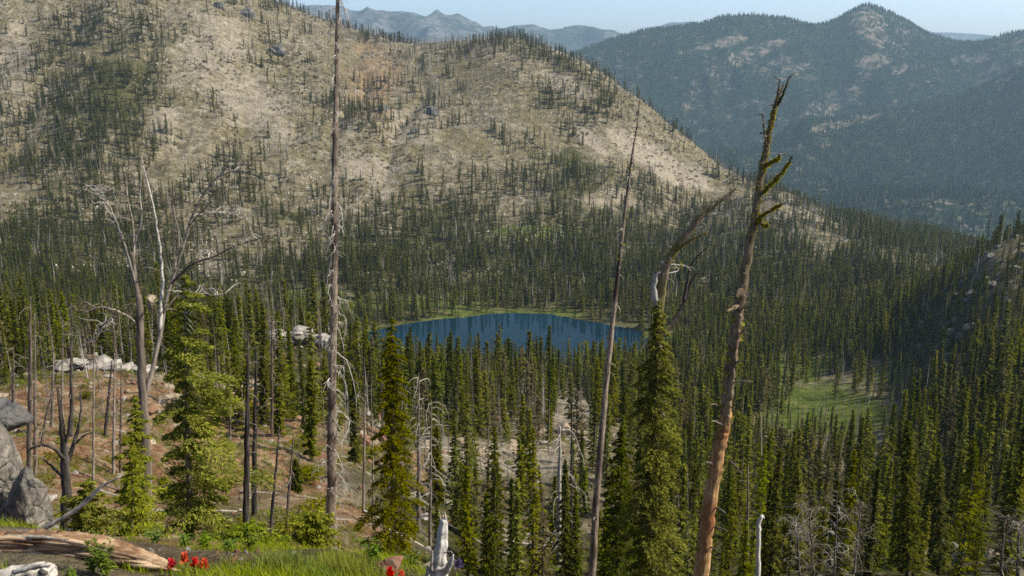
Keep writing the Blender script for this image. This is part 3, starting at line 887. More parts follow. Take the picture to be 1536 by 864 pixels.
# dead standing trees
x, y, z = sample(10500, 85, 640)
k, px, py = chance(x, y, z, True)
kd_ = 0.16 + 0.25 * np.clip(fbm(x / 80, y / 80, 511, 3) + 0.2, 0, 1)
kd_ = kd_ + 0.35 * ell(px, py, 450, 600, 420, 120) + 0.2 * (y < 260) * (px < 900)
sel = (rf.random(len(x)) < kd_) & (lake_r(x, y) > 1.08)
x, y, z = x[sel], y[sel], z[sel]
hgt = np.clip(rf.normal(12, 4, len(x)), 4, 20) * (0.55 + 0.45 * sstep(85, 220, y))
px0, py0, dep = project(x, y, z); px1, py1, _ = project(x, y, z + hgt)
vis = visible(x, y, z, z + hgt) & (px0 > -10) & (px0 < 1546) & (py1 < 850)
score = np.where(vis, hgt / dep, 0); order = np.argsort(-score); pick = order[:150]
rest = np.ones(len(x), bool); rest[pick] = False
DEADV = []
DLOOK = ['grey dead tree with drooping twigs', 'bare brown dead trunk', 'bristly grey dead tree', 'plain thin dead pole']
for vi in range(8):
    t, b = dead_meshes(rngv, 10, 0.085, [46, 12, 70, 5][vi % 4], [1.1, 0.8, 0.9, 0.5][vi % 4], 7, [0.8, 0.4, 0.5, 0.3][vi % 4], (rngv.normal() * 0.03, rngv.normal() * 0.03), 6, 3, 6)
    DEADV.append((t.mesh('trunk', M[['grey_wood', 'snag_bark', 'grey_wood', 'grey_wood'][vi % 4]]), b.mesh('branches', M[['pale_wood', 'grey_wood', 'pale_wood', 'grey_wood'][vi % 4]])))
def dzone(px, y):
    if px < 560: return ('on the reddish slope at left', 'dead trees on the reddish slope')
    if px < 900: return ('on the pale slope below the lake', 'dead trees on the pale slope')
    if px < 1180: return ('among firs around the leaning snags', 'dead trees around the leaning snags')
    return ('among dark firs on the right', 'dead trees among the dark firs')
for i in pick:
    vi = int(rf.integers(0, 8)); ph, gr = dzone(px0[i], y[i])
    root = empty('dead_tree', (x[i], y[i], z[i] - 0.1)); s = hgt[i] / 10; root.scale = (s, s, s); root.rotation_euler = (0, 0, rf.random() * 6.28)
    tag(root, DLOOK[vi % 4] + ' ' + ph, 'dead tree', gr)
    link('trunk', DEADV[vi][0], root); link('limbs', DEADV[vi][1], root)
x2, y2, z2 = sample(58000, 640, 1720)
px, py, _ = project(x2, y2, z2)
ks = 0.22 + 0.4 * np.clip(fbm(x2 / 120, y2 / 120, 521, 3) + 0.25, 0, 1) + 0.3 * ell(px, py, 650, 90, 260, 80)
sel = (rf.random(len(x2)) < ks * 0.8 * (1 - 0.9 * ell(px, py, 985, 240, 125, 20, 30))) & (lake_r(x2, y2) > 1.08)
x2, y2, z2 = x2[sel], y2[sel], z2[sel]
h2 = np.clip(rf.normal(11, 3.5, len(x2)), 4, 19)
xx = np.concatenate([x[rest], x2]); yy = np.concatenate([y[rest], y2]); zz = np.concatenate([z[rest], z2]); hh = np.concatenate([hgt[rest], h2]); n = len(xx)
wz = hh / 10 * np.where(yy > 640, 2.4, 1.0)
o = scatter_object('dead_forest', np.stack([xx, yy, zz - 0.1], -1), np.stack([rf.normal(0, .05, n), rf.normal(0, .05, n), rf.random(n) * 6.28], -1), np.stack([wz, wz, hh / 10], -1), rf.integers(0, 8, n), dead_col)
tag(o, 'thin grey burnt snags scattered over the hillside', 'dead forest', kind='stuff')

# forest on the far mountain: many small pointed trees in one mesh
def far_forest():
    m = 170000
    i = rf.random(m) * (XA.shape[0] - 1.01); j = rf.random(m) * (XA.shape[1] - 1.01)
    a = i.astype(int); b = j.astype(int); fi = i - a; fj = j - b
    def bl(G): return G[a, b] * (1 - fi) * (1 - fj) + G[a + 1, b] * fi * (1 - fj) + G[a, b + 1] * (1 - fi) * fj + G[a + 1, b + 1] * fi * fj
    X, Y, Z, rk = bl(XA), bl(DA), bl(ZA), bl(RKA)
    px, py, _ = project(X, Y, Z)
    n = fbm(X / 260, Y / 260, 77, 4)
    keep = (rf.random(m) < np.clip(1.05 - 1.3 * rk + 0.7 * n, 0.03, 1) * (Y / Y.max()) ** 1.0) & (px > 780) & (px < 1620) & (py < 420)
    X, Y, Z = X[keep], Y[keep], Z[keep]; m = len(X)
    h = np.clip(rf.normal(19, 5, m), 8, 32); r = h * rf.uniform(0.16, 0.26, m); a0 = rf.random(m) * 6.28
    V = []
    for q in range(4):
        V.append(np.stack([X + r * np.cos(a0 + q * math.pi / 2), Y + r * np.sin(a0 + q * math.pi / 2), Z - 1], -1))
    V.append(np.stack([X, Y, Z + h], -1))
    V = np.stack(V, 1).reshape(-1, 3); k5 = np.arange(m)[:, None] * 5
    T = np.concatenate([k5 + np.array([q, (q + 1) % 4, 4]) for q in range(4)])
    s = NT('far conifers'); g = s.n('ShaderNodeNewGeometry')
    s.bsdf(s.ramp(g.outputs['Random Per Island'], [(0, (0.011, 0.021, 0.008)), (0.6, (0.022, 0.037, 0.012)), (1, (0.044, 0.055, 0.019))]), 1.0, None, 0.0)
    me = mesh_from('far_forest', V, [T], False, [s.m])
    tag(link('far_forest', me), 'blue green forest covering the far mountain', 'forest', kind='stuff')
far_forest()


# ------------------------------------------------------------------ rocks
import bmesh
def rock_mesh(seed, rad, mat, sub=4, planes=14, rough=0.12, flat=(0.62, 0.95)):
    r = np.random.default_rng(seed)
    if planes < 12 and sub > 3: flat = (0.30, 0.72)
    bm = bmesh.new(); bmesh.ops.create_icosphere(bm, subdivisions=sub, radius=1.0)
    V = np.array([v.co[:] for v in bm.verts]); T = np.array([[v.index for v in f.verts] for f in bm.faces]); bm.free()
    for _ in range(planes):
        n = nrm(r.standard_normal(3)); d = r.uniform(*flat)
        ex = np.maximum(V @ n - d, 0); V = V - ex[:, None] * n * 0.93
    def n3(p, sd): return (vnoise(p[:, 0], p[:, 1] + 3.7, sd) + vnoise(p[:, 1], p[:, 2] + 1.3, sd + 1) + vnoise(p[:, 2], p[:, 0] + 5.1, sd + 2)) / 1.7
    k = n3(V * 1.8, seed) * rough + n3(V * 4.5, seed + 9) * rough * 0.5 + n3(V * 11, seed + 19) * rough * 0.22
    V = V * (1 + k[:, None])
    return mesh_from('rock', V * np.asarray(rad), [T], sub > 3 and False, [mat])
def rock(px, py, D, rad, seed, mat, label, cat='boulder', name='boulder', rot=0.0, group=None, sub=4, sink=0.0, planes=14, rough=0.12):
    p = P(px, py, D)
    o = link(name, rock_mesh(seed, rad, M[mat], sub, planes, rough), None, p - np.array([0, 0, sink])); o.rotation_euler = (0.1, 0.05, rot)
    return tag(o, label, cat, group)
def dep_of(p): return p[1] * CT - p[2] * ST
def D_for(px, py, d0, d1):
    best = None
    for D in np.linspace(d0, d1, 400):
        q = gpos(px, D); e = abs(project(*q)[1] - py)
        if best is None or e < best[0]: best = (e, D)
    return best[1]
rock(-6, 728, 9.0, (0.36, 0.42, 0.80), 3, 'rock_grey', 'tall tan and grey boulder at the left edge of the ledge', sub=6, rough=0.10, planes=34)
rock(40, 780, 8.6, (0.32, 0.42, 0.58), 5, 'rock_grey', 'sloping grey boulder leaning against the tall tan one', rot=0.4, sub=6, rough=0.10, planes=34)
rock(6, 628, 9.6, (0.26, 0.30, 0.22), 8, 'rock_dark', 'dark grey block topping the tall boulder', sub=4)
rock(586, 852, 5.4, (0.125, 0.12, 0.11), 12, 'rock_red', 'smooth reddish brown boulder behind the red flower', rot=0.5, sub=4, planes=6)
rock(395, 858, 5.0, (0.10, 0.08, 0.05), 14, 'rock_tan', 'small flat tan stone in front of the grass clumps', sub=3)
D1 = 138.0
_ro = np.random.default_rng(60)
for i_ in range(20):
    a = 92 + 126 * (i_ + _ro.random()) / 20; b_ = 552 - 9 * math.sin((a - 92) / 126 * 3.0) + (a - 150) * 0.13 + _ro.uniform(-4, 10); r = _ro.uniform(0.7, 2.6)
    rock(a, b_, D1 + _ro.uniform(-4, 3), (r * 1.5, r, r * 0.72), 200 + i_, 'rock_pale', 'whitish broken block in the outcrop above the red slope', 'rock outcrop', 'rock_outcrop', a, 'whitish outcrop above the red slope', sub=4, rough=0.07, planes=11, sink=0.3)
for i_ in range(14):
    a = 398 + 96 * (i_ + _ro.random()) / 14; r = _ro.uniform(0.8, 1.9)
    rock(a, 506 - 8 * math.sin((a - 398) / 96 * 3.1) + _ro.uniform(-2, 8), 214 + _ro.uniform(-3, 3), (r * 1.3, r, r * 0.8), 240 + i_, 'rock_pale', 'pale block of the rock knoll beside the tall snag', 'rock outcrop', 'rock_outcrop', a, 'pale rock knoll beside the tall snag', sub=4, rough=0.07, planes=11, sink=0.3)
rock(228, 452, 300, (2.6, 2.4, 3.4), 24, 'rock_tan', 'tan boulder standing up behind the forked dead tree', sub=4)
rock(418, 505, 214, (2.8, 2.5, 1.9), 25, 'rock_pale', 'pale rock on the left of the wooded knoll', 'rock outcrop', 'rock_outcrop', sub=4)
rock(455, 502, 216, (3.4, 2.5, 2.4), 26, 'rock_pale', 'largest pale rock crowning the wooded knoll', 'rock outcrop', 'rock_outcrop', 0.7, sub=4)
rock(484, 512, 213, (2.4, 2.2, 1.8), 27, 'rock_pale', 'pale rock on the right of the wooded knoll beside the tall snag', 'rock outcrop', 'rock_outcrop', 1.5, sub=4)
rock(340, 590, 118, (3.2, 2.6, 2.0), 28, 'rock_tan', 'tan rock outcrop behind the big bright fir', 'rock outcrop', 'rock_outcrop', sub=4)
rock(375, 585, 122, (2.6, 2.2, 1.6), 29, 'rock_tan', 'rounded tan rock right of the big bright fir', 'rock outcrop', 'rock_outcrop', 0.8, sub=4)
for (a, b, rx, rz, sd) in ((532, 652, 2.2, 1.4, 31), (556, 665, 1.9, 1.1, 32), (498, 638, 1.5, 0.8, 33), (690, 668, 2.0, 1.0, 34), (722, 680, 1.8, 1.0, 35)):
    D = D_for(a, b, 50, 200); q = gpos(a, D)
    rock(a, project(*q)[1], D, (rx, rx * .8, rz), sd, 'rock_tan', {31: 'largest beige rock on the slope left of the olive fir', 32: 'beige rock just left of the olive fir', 33: 'low beige rock behind the tall bare snag',
         34: 'beige rock on the slope right of the olive fir', 35: 'beige rock above the white stump'}[sd], 'rock outcrop', 'rock_outcrop', sd * .7, sub=4)
for (a, b, D, rx, rz, sd, l) in ((842, 590, 188, 2.6, 2.6, 41, 'upper tan rock face among firs below the lake'), (862, 618, 184, 2.6, 2.4, 42, 'lower tan rock face among firs below the lake'), (770, 700, 150, 2.2, 1.5, 43, 'low tan rock between firs above the white stump')):
    q = gpos(a, D)
    rock(a, project(*q)[1] + 2, D, (rx, rx * .9, rz), sd, 'rock_tan', l, 'rock outcrop', 'rock_outcrop', sd * .9, sub=4)
for (a, b, r, sd, mt, l) in ((1392, 838, 1.6, 51, 'rock_grey', 'grey boulder leftmost in the lower right rock pile'), (1425, 826, 2.1, 52, 'rock_grey', 'biggest grey boulder in the lower right rock pile'), (1452, 842, 1.5, 53, 'rock_grey', 'grey boulder between the biggest one and tan ground at lower right'), (1488, 842, 1.9, 54, 'rock_tan', 'tan boulder in the lower right corner')):
    D = D_for(a, b + 10, 50, 160); q = gpos(a, D)
    rock(a, project(*q)[1] - 4, D, (r, r, r * .8), sd, mt, l, rot=sd, sub=4)
for (a, b, r, sd, l) in ((372, 24, 15, 61, 'dark outcrop high on the hillside left of the tall snag'), (414, 78, 15, 62, 'dark outcrop below the upper one on the bare hillside'), (330, 12, 10, 63, 'small dark outcrop at the top of the hillside'), (575, 165, 11, 64, 'dark rocks on the tan slope right of the tall snag'), (650, 170, 11, 65, 'dark rocks under the grassy dome'), (622, 200, 7, 66, 'small dark rock on the slope below the dome')):
    D = D_for(a, b, 900, 1560); q = gpos(a, D)
    rock(a, b, D + 3, (r, r * .8, r * .8), sd, 'rock_dark', l, 'rock outcrop', 'rock_outcrop', sd, sub=4, rough=0.25)
_rk = np.random.default_rng(70)
for i_ in range(40):
    a = _rk.uniform(1370, 1540); D = _rk.uniform(380, 478); q = gpos(a, D); r = _rk.uniform(1.0, 3.2)
    rock(a, project(*q)[1], D, (r, r, r * .75), 300 + i_, 'rock_grey', 'grey rock on the wooded ridge at the right edge', 'rock outcrop', 'rock_outcrop', a, 'rocks on the right ridge', sub=3, rough=0.15)
for i_ in range(46):
    a = _rk.uniform(-5, 640); D = _rk.uniform(32, 140); q = gpos(a, D); r = D * _rk.uniform(0.006, 0.016)
    rock(a, project(*q)[1], D, (r * 1.3, r, r * 0.7), 400 + i_, ('rock_tan', 'rock_red', 'rock_tan', 'rock_pale')[i_ % 4], 'broken stone block lying on the reddish slope', 'boulder', 'boulder', a, 'stone blocks on the reddish slope', sub=4, rough=0.08, planes=11)
_tan = ((352, 604, 3.0, 1.7), (300, 596, 2.6, 1.4), (398, 612, 2.4, 1.2), (428, 606, 2.8, 1.6), (462, 622, 2.4, 1.3), (520, 640, 2.0, 1.2), (255, 600, 2.2, 1.0), (640, 672, 2.2, 1.1), (770, 668, 2.4, 1.2), (810, 650, 2.4, 1.4), (870, 640, 2.2, 1.6))
for i_, (a, b, r, h_) in enumerate(_tan):
    D = D_for(a, b, 60, 210); q = gpos(a, D)
    rock(a, project(*q)[1], D, (r, r * .8, h_), 330 + i_, 'rock_tan', 'tan rock breaking out of the reddish slope crest' if a < 600 else 'tan rock breaking out of the pale slope among firs', 'rock outcrop', 'rock_outcrop', a, 'tan rocks on the reddish crest' if a < 600 else 'tan rocks on the pale slope', sub=4, rough=0.12, planes=24)

# ------------------------------------------------------------------ hero trees
def base_at(px, D):
    return gpos(px, D)
def hero_fir(px, py_top, D, wpx, label, seed, mat='needles_bright', nb=140, ntuft=120, ll=0.10, lw=0.032, p=0.75, droop=0.35, irreg=0.33, tr=None, gap=None, base=0.05, asym=0.0, asym_az=0.0, px_top=None, group=None, tip=0.04, rise=0.05, flat=0.4, barkmat='bark', sink=0.0):
    r = np.random.default_rng(seed)
    b = base_at(px, D); b = b - np.array([0, 0, sink])
    t = P(px_top if px_top else px, py_top, D)
    Ht = t[2] - b[2]; lean = ((t[0] - b[0]) / Ht, 0.0)
    R = wpx * dep_of(b) / F
    root = empty('fir_tree', b); tag(root, label, 'fir tree', group)
    V, Q, (hb, Lb, az) = fir_crown(r, Ht, R, nb, ntuft, ll, lw, base, p, droop, rise, irreg, flat, lean, gap, tip, asym, asym_az)
    link('crown', mesh_from('fir crown', V, [Q], False, [M[mat]]), root)
    mb = MB(); tp, tr_ = trunk_pts(Ht, tr or Ht * 0.013, lean, 14, 0.01, r); tube(mb, tp, tr_, 9, r, 0.05)
    link('trunk', mb.mesh('fir trunk', M[barkmat]), root)
    lb = MB()
    for h, L, a in list(zip(hb, Lb, az))[::2]:
        u = np.linspace(0, 0.85, 5)
        q = np.stack([np.cos(a) * u * L + lean[0] * h, np.sin(a) * u * L, h + rise * u * L - droop * u ** 1.6 * L], -1)
        tube(lb, q, 0.012 * Ht / 6 * (1 - u), 3)
    link('limbs', lb.mesh('fir limbs', M[barkmat]), root)
    return root, b, Ht, lean
HR = np.random.default_rng(77)
big, bb, bH, bl_ = hero_fir(286, 412, 18.0, 70, 'big bright green fir with a bare patch of trunk left of centre foreground', 101, nb=92, ntuft=620, ll=0.095, lw=0.030, p=0.72, irreg=0.45, gap=[(0.20, 0.52, -1.6, 0.85)], asym=0.18, asym_az=0.0, tr=0.095, px_top=277, droop=0.42, rise=0.12, flat=0.5)
for k_ in range(26):                           # dead silvery twigs on the sunny side
    mb = MB(); h = bH * HR.uniform(0.55, 0.93); a = HR.uniform(-0.9, 0.5); L = HR.uniform(0.25, 0.65) * (1.25 - h / bH)
    u = np.linspace(0, 1, 6)
    tube(mb, np.stack([bl_[0] * h + np.cos(a) * u * L, np.sin(a) * u * L - 0.1, h + 0.3 * L * u - (0.5 + HR.random() * 0.5) * L * u ** 2], -1), 0.010 * (1 - 0.7 * u), 4)
    link('twig', mb.mesh('twig', M['pale_wood']), big)
hero_fir(203, 598, 16.0, 44, 'young bright fir standing left of the big bright fir', 102, nb=90, ntuft=150, ll=0.085, lw=0.028, p=0.8, droop=0.3, tip=0.05, irreg=0.3)
hero_fir(198, 655, 15.0, 30, 'small green fir sapling in front of the young bright fir', 112, nb=50, ntuft=90, ll=0.08, lw=0.026, p=0.8, droop=0.3, irreg=0.3)
hero_fir(132, 722, 13.0, 36, 'low bushy fir by the grey boulders', 103, nb=55, ntuft=130, ll=0.075, lw=0.025, p=0.45, droop=0.1, rise=0.25, tip=0.1)
hero_fir(470, 772, 9.0, 34, 'small bushy fir seedling behind the grass clumps', 104, nb=45, ntuft=110, ll=0.055, lw=0.018, p=0.5, droop=0.05, rise=0.3, tip=0.12)
hero_fir(372, 790, 11.0, 40, 'low spreading fir seedling at the foot of the big bright fir', 114, nb=40, ntuft=120, ll=0.06, lw=0.02, p=0.4, droop=0.05, rise=0.2, tip=0.15)
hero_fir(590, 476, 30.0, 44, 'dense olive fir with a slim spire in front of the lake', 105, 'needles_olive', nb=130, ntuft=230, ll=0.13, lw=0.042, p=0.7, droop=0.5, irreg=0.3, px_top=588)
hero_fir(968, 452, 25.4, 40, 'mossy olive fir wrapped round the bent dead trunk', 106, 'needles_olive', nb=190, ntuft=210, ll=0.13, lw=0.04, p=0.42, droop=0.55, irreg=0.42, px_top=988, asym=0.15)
hero_fir(922, 640, 31.0, 44, 'dark fir left of the mossy olive fir', 107, 'needles_dark', nb=150, ntuft=90, ll=0.16, lw=0.055, p=0.65, droop=0.45, irreg=0.3, px_top=932)
for (a, b, c, w, sd, l) in ((1362, 630, 52, 26, 121, 'tall dark fir with a reddish dead top right of the meadow'), (1312, 700, 58, 22, 122, 'dark fir standing just left of the reddish topped fir'), (1256, 720, 60, 20, 123, 'olive fir left behind the pale dead brush'), (1196, 690, 62, 18, 124, 'slim fir between the orange snag and the pale brush'), (1408, 690, 64, 22, 125, 'dark fir behind the lower right rock pile'), (1460, 655, 72, 24, 126, 'broad dark fir above the tan corner boulder'), (1515, 690, 62, 22, 127, 'dark fir at the right edge above the corner boulder'),
                            (700, 590, 74, 20, 128, 'tall dark fir behind the white stump'), (742, 640, 66, 18, 129, 'dark fir right of the white stump'), (800, 640, 68, 17, 130, 'slim fir between the white stump and the leaning snag'), (848, 690, 60, 16, 131, 'small fir left beside the thin leaning snag')):
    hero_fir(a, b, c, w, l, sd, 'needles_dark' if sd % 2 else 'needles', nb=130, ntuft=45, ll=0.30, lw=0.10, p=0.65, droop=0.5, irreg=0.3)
for (a, b, t, w, sd, l) in ((418, 655, 560, 9, 141, 'thin young fir on the red slope left of the tall snag'), (443, 738, 690, 10, 142, 'little fir low on the red slope left of the tall snag'), (532, 700, 560, 9, 143, 'thin fir between the tall snag and the olive fir'), (466, 690, 540, 12, 144, 'ragged fir just left of the tall snag'), (395, 640, 520, 12, 145, 'slim fir right of the charred poles'), (655, 760, 640, 10, 146, 'slim fir above the white stump')):
    D = D_for(a, b, 16, 140)
    hero_fir(a, t, D, w, l, sd, 'needles', nb=80, ntuft=40, ll=0.011 * D * 0.6, lw=0.004 * D * 0.6, p=0.6, droop=0.45)

def stem(root, b, name, pts, D, mat, n=10, rough=0.07, m=None, seed=0, wob=0.0, grain=(0.9, 0.45)):
    """pts: (px, py, width px, depth offset)"""
    r = np.random.default_rng(seed)
    q = np.array([list(P(p[0], p[1], D + (p[3] if len(p) > 3 else 0))) for p in pts])
    rad = np.array([p[2] * 0.5 * dep_of(qq) / F for p, qq in zip(pts, q)])
    m = m or max(6, len(pts) * 4)
    pp = np.concatenate([q, rad[:, None]], 1); pp = smooth_path(pp, m)
    if wob: pp[1:-1, :3] += r.standard_normal((m - 2, 3)) * wob * pp[1:-1, 3:]
    mb = MB(); tube(mb, pp[:, :3] - b, np.maximum(pp[:, 3], 0.002), n, r, rough, True, grain)
    link(name, mb.mesh(name, M[mat]), root)
    return pp
def side_branches(root, b, pp, k, l0, l1, mat, seed, f0=0.05, f1=0.98, droop=0.9, rise=0.25, rad=0.013, curl=0.5, twigs=2, az=None, up=0.0):
    r = np.random.default_rng(seed); n = len(pp)
    for i in range(k):
        f = f0 + (f1 - f0) * (i + r.random()) / k
        c = pp[min(int(f * (n - 1)), n - 1)]
        a = r.uniform(0, 6.283) if az is None else r.uniform(*az)
        L = (l0 + (l1 - l0) * r.random() ** 1.5)
        u = np.linspace(0, 1, 8); aa = a + curl * r.standard_normal() * u ** 2
        dz = L * (rise * (0.5 + r.random()) * u - droop * (0.3 + r.random()) * u ** 2) + up * L * u
        q = np.stack([np.cos(aa) * L * u * (1 - 0.25 * u), np.sin(aa) * L * u * (1 - 0.25 * u), dz], -1) + (c[:3] - b)
        q[1:] += r.standard_normal((7, 3)) * L * 0.02
        mb = MB(); tube(mb, q, rad * (0.5 + L / l1) * (1 - 0.8 * u) + 0.002, 5)
        for _ in range(twigs):
            s0 = q[r.integers(2, 7)]; d = nrm(r.standard_normal(3) + np.array([0, 0, -0.6])) * L * r.uniform(0.15, 0.4); v = np.linspace(0, 1, 4)[:, None]
            tube(mb, s0 + d * v + np.array([0, 0, -0.3 * L * 0.3]) * v ** 2, rad * 0.45 * (1 - 0.5 * v[:, 0]), 3)
        link('branch', mb.mesh('branch', M[mat]), root)
def lichen(root, b, centers, k, size, seed, spread=1.0):
    r = np.random.default_rng(seed); Vs = []
    for c, rr in centers:
        n = k
        d = nrm(r.standard_normal((n, 3))); p = c - b + d * (rr * spread * (0.7 + 0.7 * r.random((n, 1)))); p[:, 2] -= rr * 0.5 * r.random(n)
        t = nrm(d + r.standard_normal((n, 3)) * 0.8 + np.array([0, 0, -0.4])); w = nrm(np.cross(t, r.standard_normal((n, 3)))); l = size * (0.5 + r.random((n, 1)))
        Vs.append(np.stack([p, p + t * l * 0.5 + w * l * 0.3, p + t * l, p + t * l * 0.5 - w * l * 0.3], 1).reshape(-1, 3))
    V = np.concatenate(Vs)
    link('lichen', mesh_from('lichen', V, [np.arange(len(V)).reshape(-1, 4)], False, [M['lichen']]), root)
def dead_root(px, D, label, group=None):
    b = base_at(px, D)
    return tag(empty('dead_tree', b), label, 'dead tree', group), b

# tall bare snag
D = 28.0
t, b = dead_root(497, D, 'tall bare snag with drooping silvery branches rising past the top of the frame')
yb = project(*b)[1]
pp = stem(t, b, 'trunk', [(497, yb + 12, 18), (498, 720, 15), (498, 640, 13.5), (499, 560, 12), (500, 480, 11), (501, 400, 10), (502, 300, 9), (503, 200, 8.2), (505, 100, 7.2), (506, 20, 6), (508, -40, 4.5)], D, 'snag_bark', 12, 0.10, 90, 5, 0.10)
side_branches(t, b, pp, 60, 0.35, 1.15, 'pale_wood', 201, 0.02, 0.62, 1.5, 0.4, 0.017, 0.7, 10)
side_branches(t, b, pp, 38, 0.22, 0.65, 'pale_wood', 202, 0.54, 0.99, 1.1, 0.2, 0.014, 0.5, 5)
# orange barked leaning snag with lichen
D = 14.0
t, b = dead_root(1044, D, 'thick leaning snag with bare orange lower trunk and lichen covered broken top')
yb = max(project(*b)[1], 900)
lo = stem(t, b, 'trunk', [(1040, yb + 10, 25), (1052, 864, 21), (1058, 800, 19.5), (1070, 720, 18.5), (1080, 665, 18.5), (1086, 640, 16.5), (1089, 620, 16)], D, 'orange_wood', 22, 0.09, 60, 6, 0.10, (1.1, 0.35))
mid_ = stem(t, b, 'middle_trunk', [(1088, 630, 17), (1092, 595, 16), (1098, 540, 15.5), (1104, 500, 15), (1108, 470, 14.5)], D, 'brown_wood', 20, 0.10, 44, 16, 0.10, (1.1, 0.4))
hi = stem(t, b, 'upper_trunk', [(1106.5, 480, 16), (1112, 440, 15), (1121, 390, 14), (1130, 340, 12.5), (1136, 300, 11.5), (1144, 250, 10), (1150, 220, 9), (1158, 180, 6.5), (1166, 150, 4.5), (1176, 125, 2)], D, 'mossy_bark', 12, 0.16, 60, 7, 0.14)
br = []
for pts in ([(1140, 292, 7), (1155, 278, 6.5), (1170, 262, 5.5), (1180, 248, 5), (1189, 233, 2)], [(1132, 332, 5), (1148, 320, 4.5), (1162, 311, 4), (1178, 304, 2)], [(1144, 255, 7), (1152, 246, 6), (1166, 238, 4), (1170, 232, 2)], [(1161, 165, 4), (1166, 145, 3), (1170, 118, 1.5)], [(1165, 158, 4), (1176, 138, 3), (1184, 114, 1.5)],
            [(1150, 225, 3), (1147, 200, 2.5), (1144, 170, 2)], [(1134, 325, 6), (1146, 336, 5), (1152, 338, 4)], [(1108, 455, 7), (1100, 462, 6), (1090, 468, 3)], [(1116, 430, 8), (1108, 440, 8), (1104, 446, 5)]):
    br.append(stem(t, b, 'limb', [(*p, -0.15 * i) for i, p in enumerate(pts)], D, 'mossy_bark', 7, 0.2, 16, int(pts[0][1]), 0.2))
for sd, (fx, fy, tx, ty) in enumerate(((1092, 575, 1142, 572), (1094, 690, 1122, 722), (1072, 700, 1052, 690), (1086, 640, 1060, 628), (1100, 545, 1128, 540), (1112, 500, 1128, 480), (1070, 760, 1096, 775), (1066, 790, 1102, 800), (1108, 470, 1122, 455), (1080, 610, 1060, 606), (1062, 820, 1085, 832))):
    stem(t, b, 'stub', [(fx, fy, 3.5, 0), (fx + (tx - fx) * .4, fy + (ty - fy) * .4 - 2, 2.6, -0.2), (fx + (tx - fx) * .7, fy + (ty - fy) * .7, 1.5, -0.3)], D, 'grey_wood', 5, 0.1, 8, sd + 300, 0.2)
side_branches(t, b, lo, 16, 0.06, 0.28, 'pale_wood', 203, 0.15, 1.0, 0.6, 0.1, 0.012, 0.5, 1)
side_branches(t, b, hi, 30, 0.04, 0.20, 'grey_wood', 204, 0.02, 0.98, 0.5, 0.1, 0.009, 0.5, 1)
for i_, q in enumerate(br):
    side_branches(t, b, q, 5, 0.05, 0.22, 'grey_wood', 340 + i_, 0.4, 1.0, 0.4, 0.5, 0.006, 0.6, 2)
cen = [(hi[i][:3], hi[i][3]) for i in range(18, 54, 1)] + [(q[i][:3], q[i][3]) for q in br[:3] + br[6:7] for i in range(2, 13)] + [(hi[i][:3], hi[i][3]) for i in range(0, 16, 4)]
lichen(t, b, cen, 50, 0.030, 205, 0.75)
lichen(t, b, [(lo[i][:3] + np.array([HR.choice([-1, 1]) * lo[i][3] * 0.9, -0.03, 0]), 0.03) for i in (16, 24, 31, 38, 44, 50, 56)] + [(mid_[i][:3] + np.array([HR.choice([-1, 1]) * mid_[i][3] * 0.9, -0.03, 0]), 0.03) for i in (4, 8, 13, 18, 22, 26, 31, 36, 40)], 26, 0.045, 206)
# bent dead trunk
D = 26.1
t, b = dead_root(975, D, 'bent dead trunk arching right out of the mossy olive fir')
pp = stem(t, b, 'trunk', [(970, 960, 24), (974, 800, 22), (978, 650, 20), (982, 540, 18), (985, 480, 17), (990, 440, 16), (998, 400, 14), (1012, 375, 12.5), (1030, 352, 11), (1050, 325, 9.5), (1070, 308, 8), (1088, 295, 6), (1105, 282, 2.5)], D, 'mossy_bark', 12, 0.08, 70, 8, 0.08)
q1 = stem(t, b, 'limb', [(1010, 378, 6.5), (1028, 366, 5.5, -.3), (1045, 355, 4, -.5), (1062, 348, 2, -.6)], D, 'mossy_bark', 7, 0.15, 16, 9, 0.2)
q2 = stem(t, b, 'limb', [(992, 505, 8), (1012, 480, 7, .5), (1026, 455, 6, .8), (1036, 425, 4.5, 1.0), (1046, 408, 2, 1.1)], D, 'char_wood', 7, 0.1, 20, 10, 0.1)
q3 = stem(t, b, 'limb', [(1026, 452, 6, .8), (1032, 420, 5, .9), (1038, 395, 3, 1.0), (1062, 370, 1.5, 1.0)], D, 'char_wood', 6, 0.1, 16, 11, 0.1)
stem(t, b, 'stub', [(988, 470, 9, -.3), (982, 440, 9, -.4), (983, 415, 7, -.4), (990, 408, 3, -.4)], D, 'white_wood', 7, 0.15, 12, 12, 0.2)
side_branches(t, b, pp, 24, 0.1, 0.5, 'grey_wood', 207, 0.25, 0.95, 0.6, 0.1, 0.014, 0.5, 1)
side_branches(t, b, pp, 18, 0.3, 1.0, 'white_wood', 227, 0.15, 0.6, 0.6, 0.2, 0.012, 0.5, 2)
cen = [(pp[i][:3], pp[i][3]) for i in range(58, 69, 2)] + [(q1[i][:3], q1[i][3]) for i in range(4, 15)] + [(P(1012, 392, D) + HR.standard_normal(3) * 0.12, 0.06) for _ in range(6)] + [(P(994, 480, D - .4) + HR.standard_normal(3) * 0.15, 0.08) for _ in range(8)]
lichen(t, b, cen, 28, 0.035, 208, 0.75)
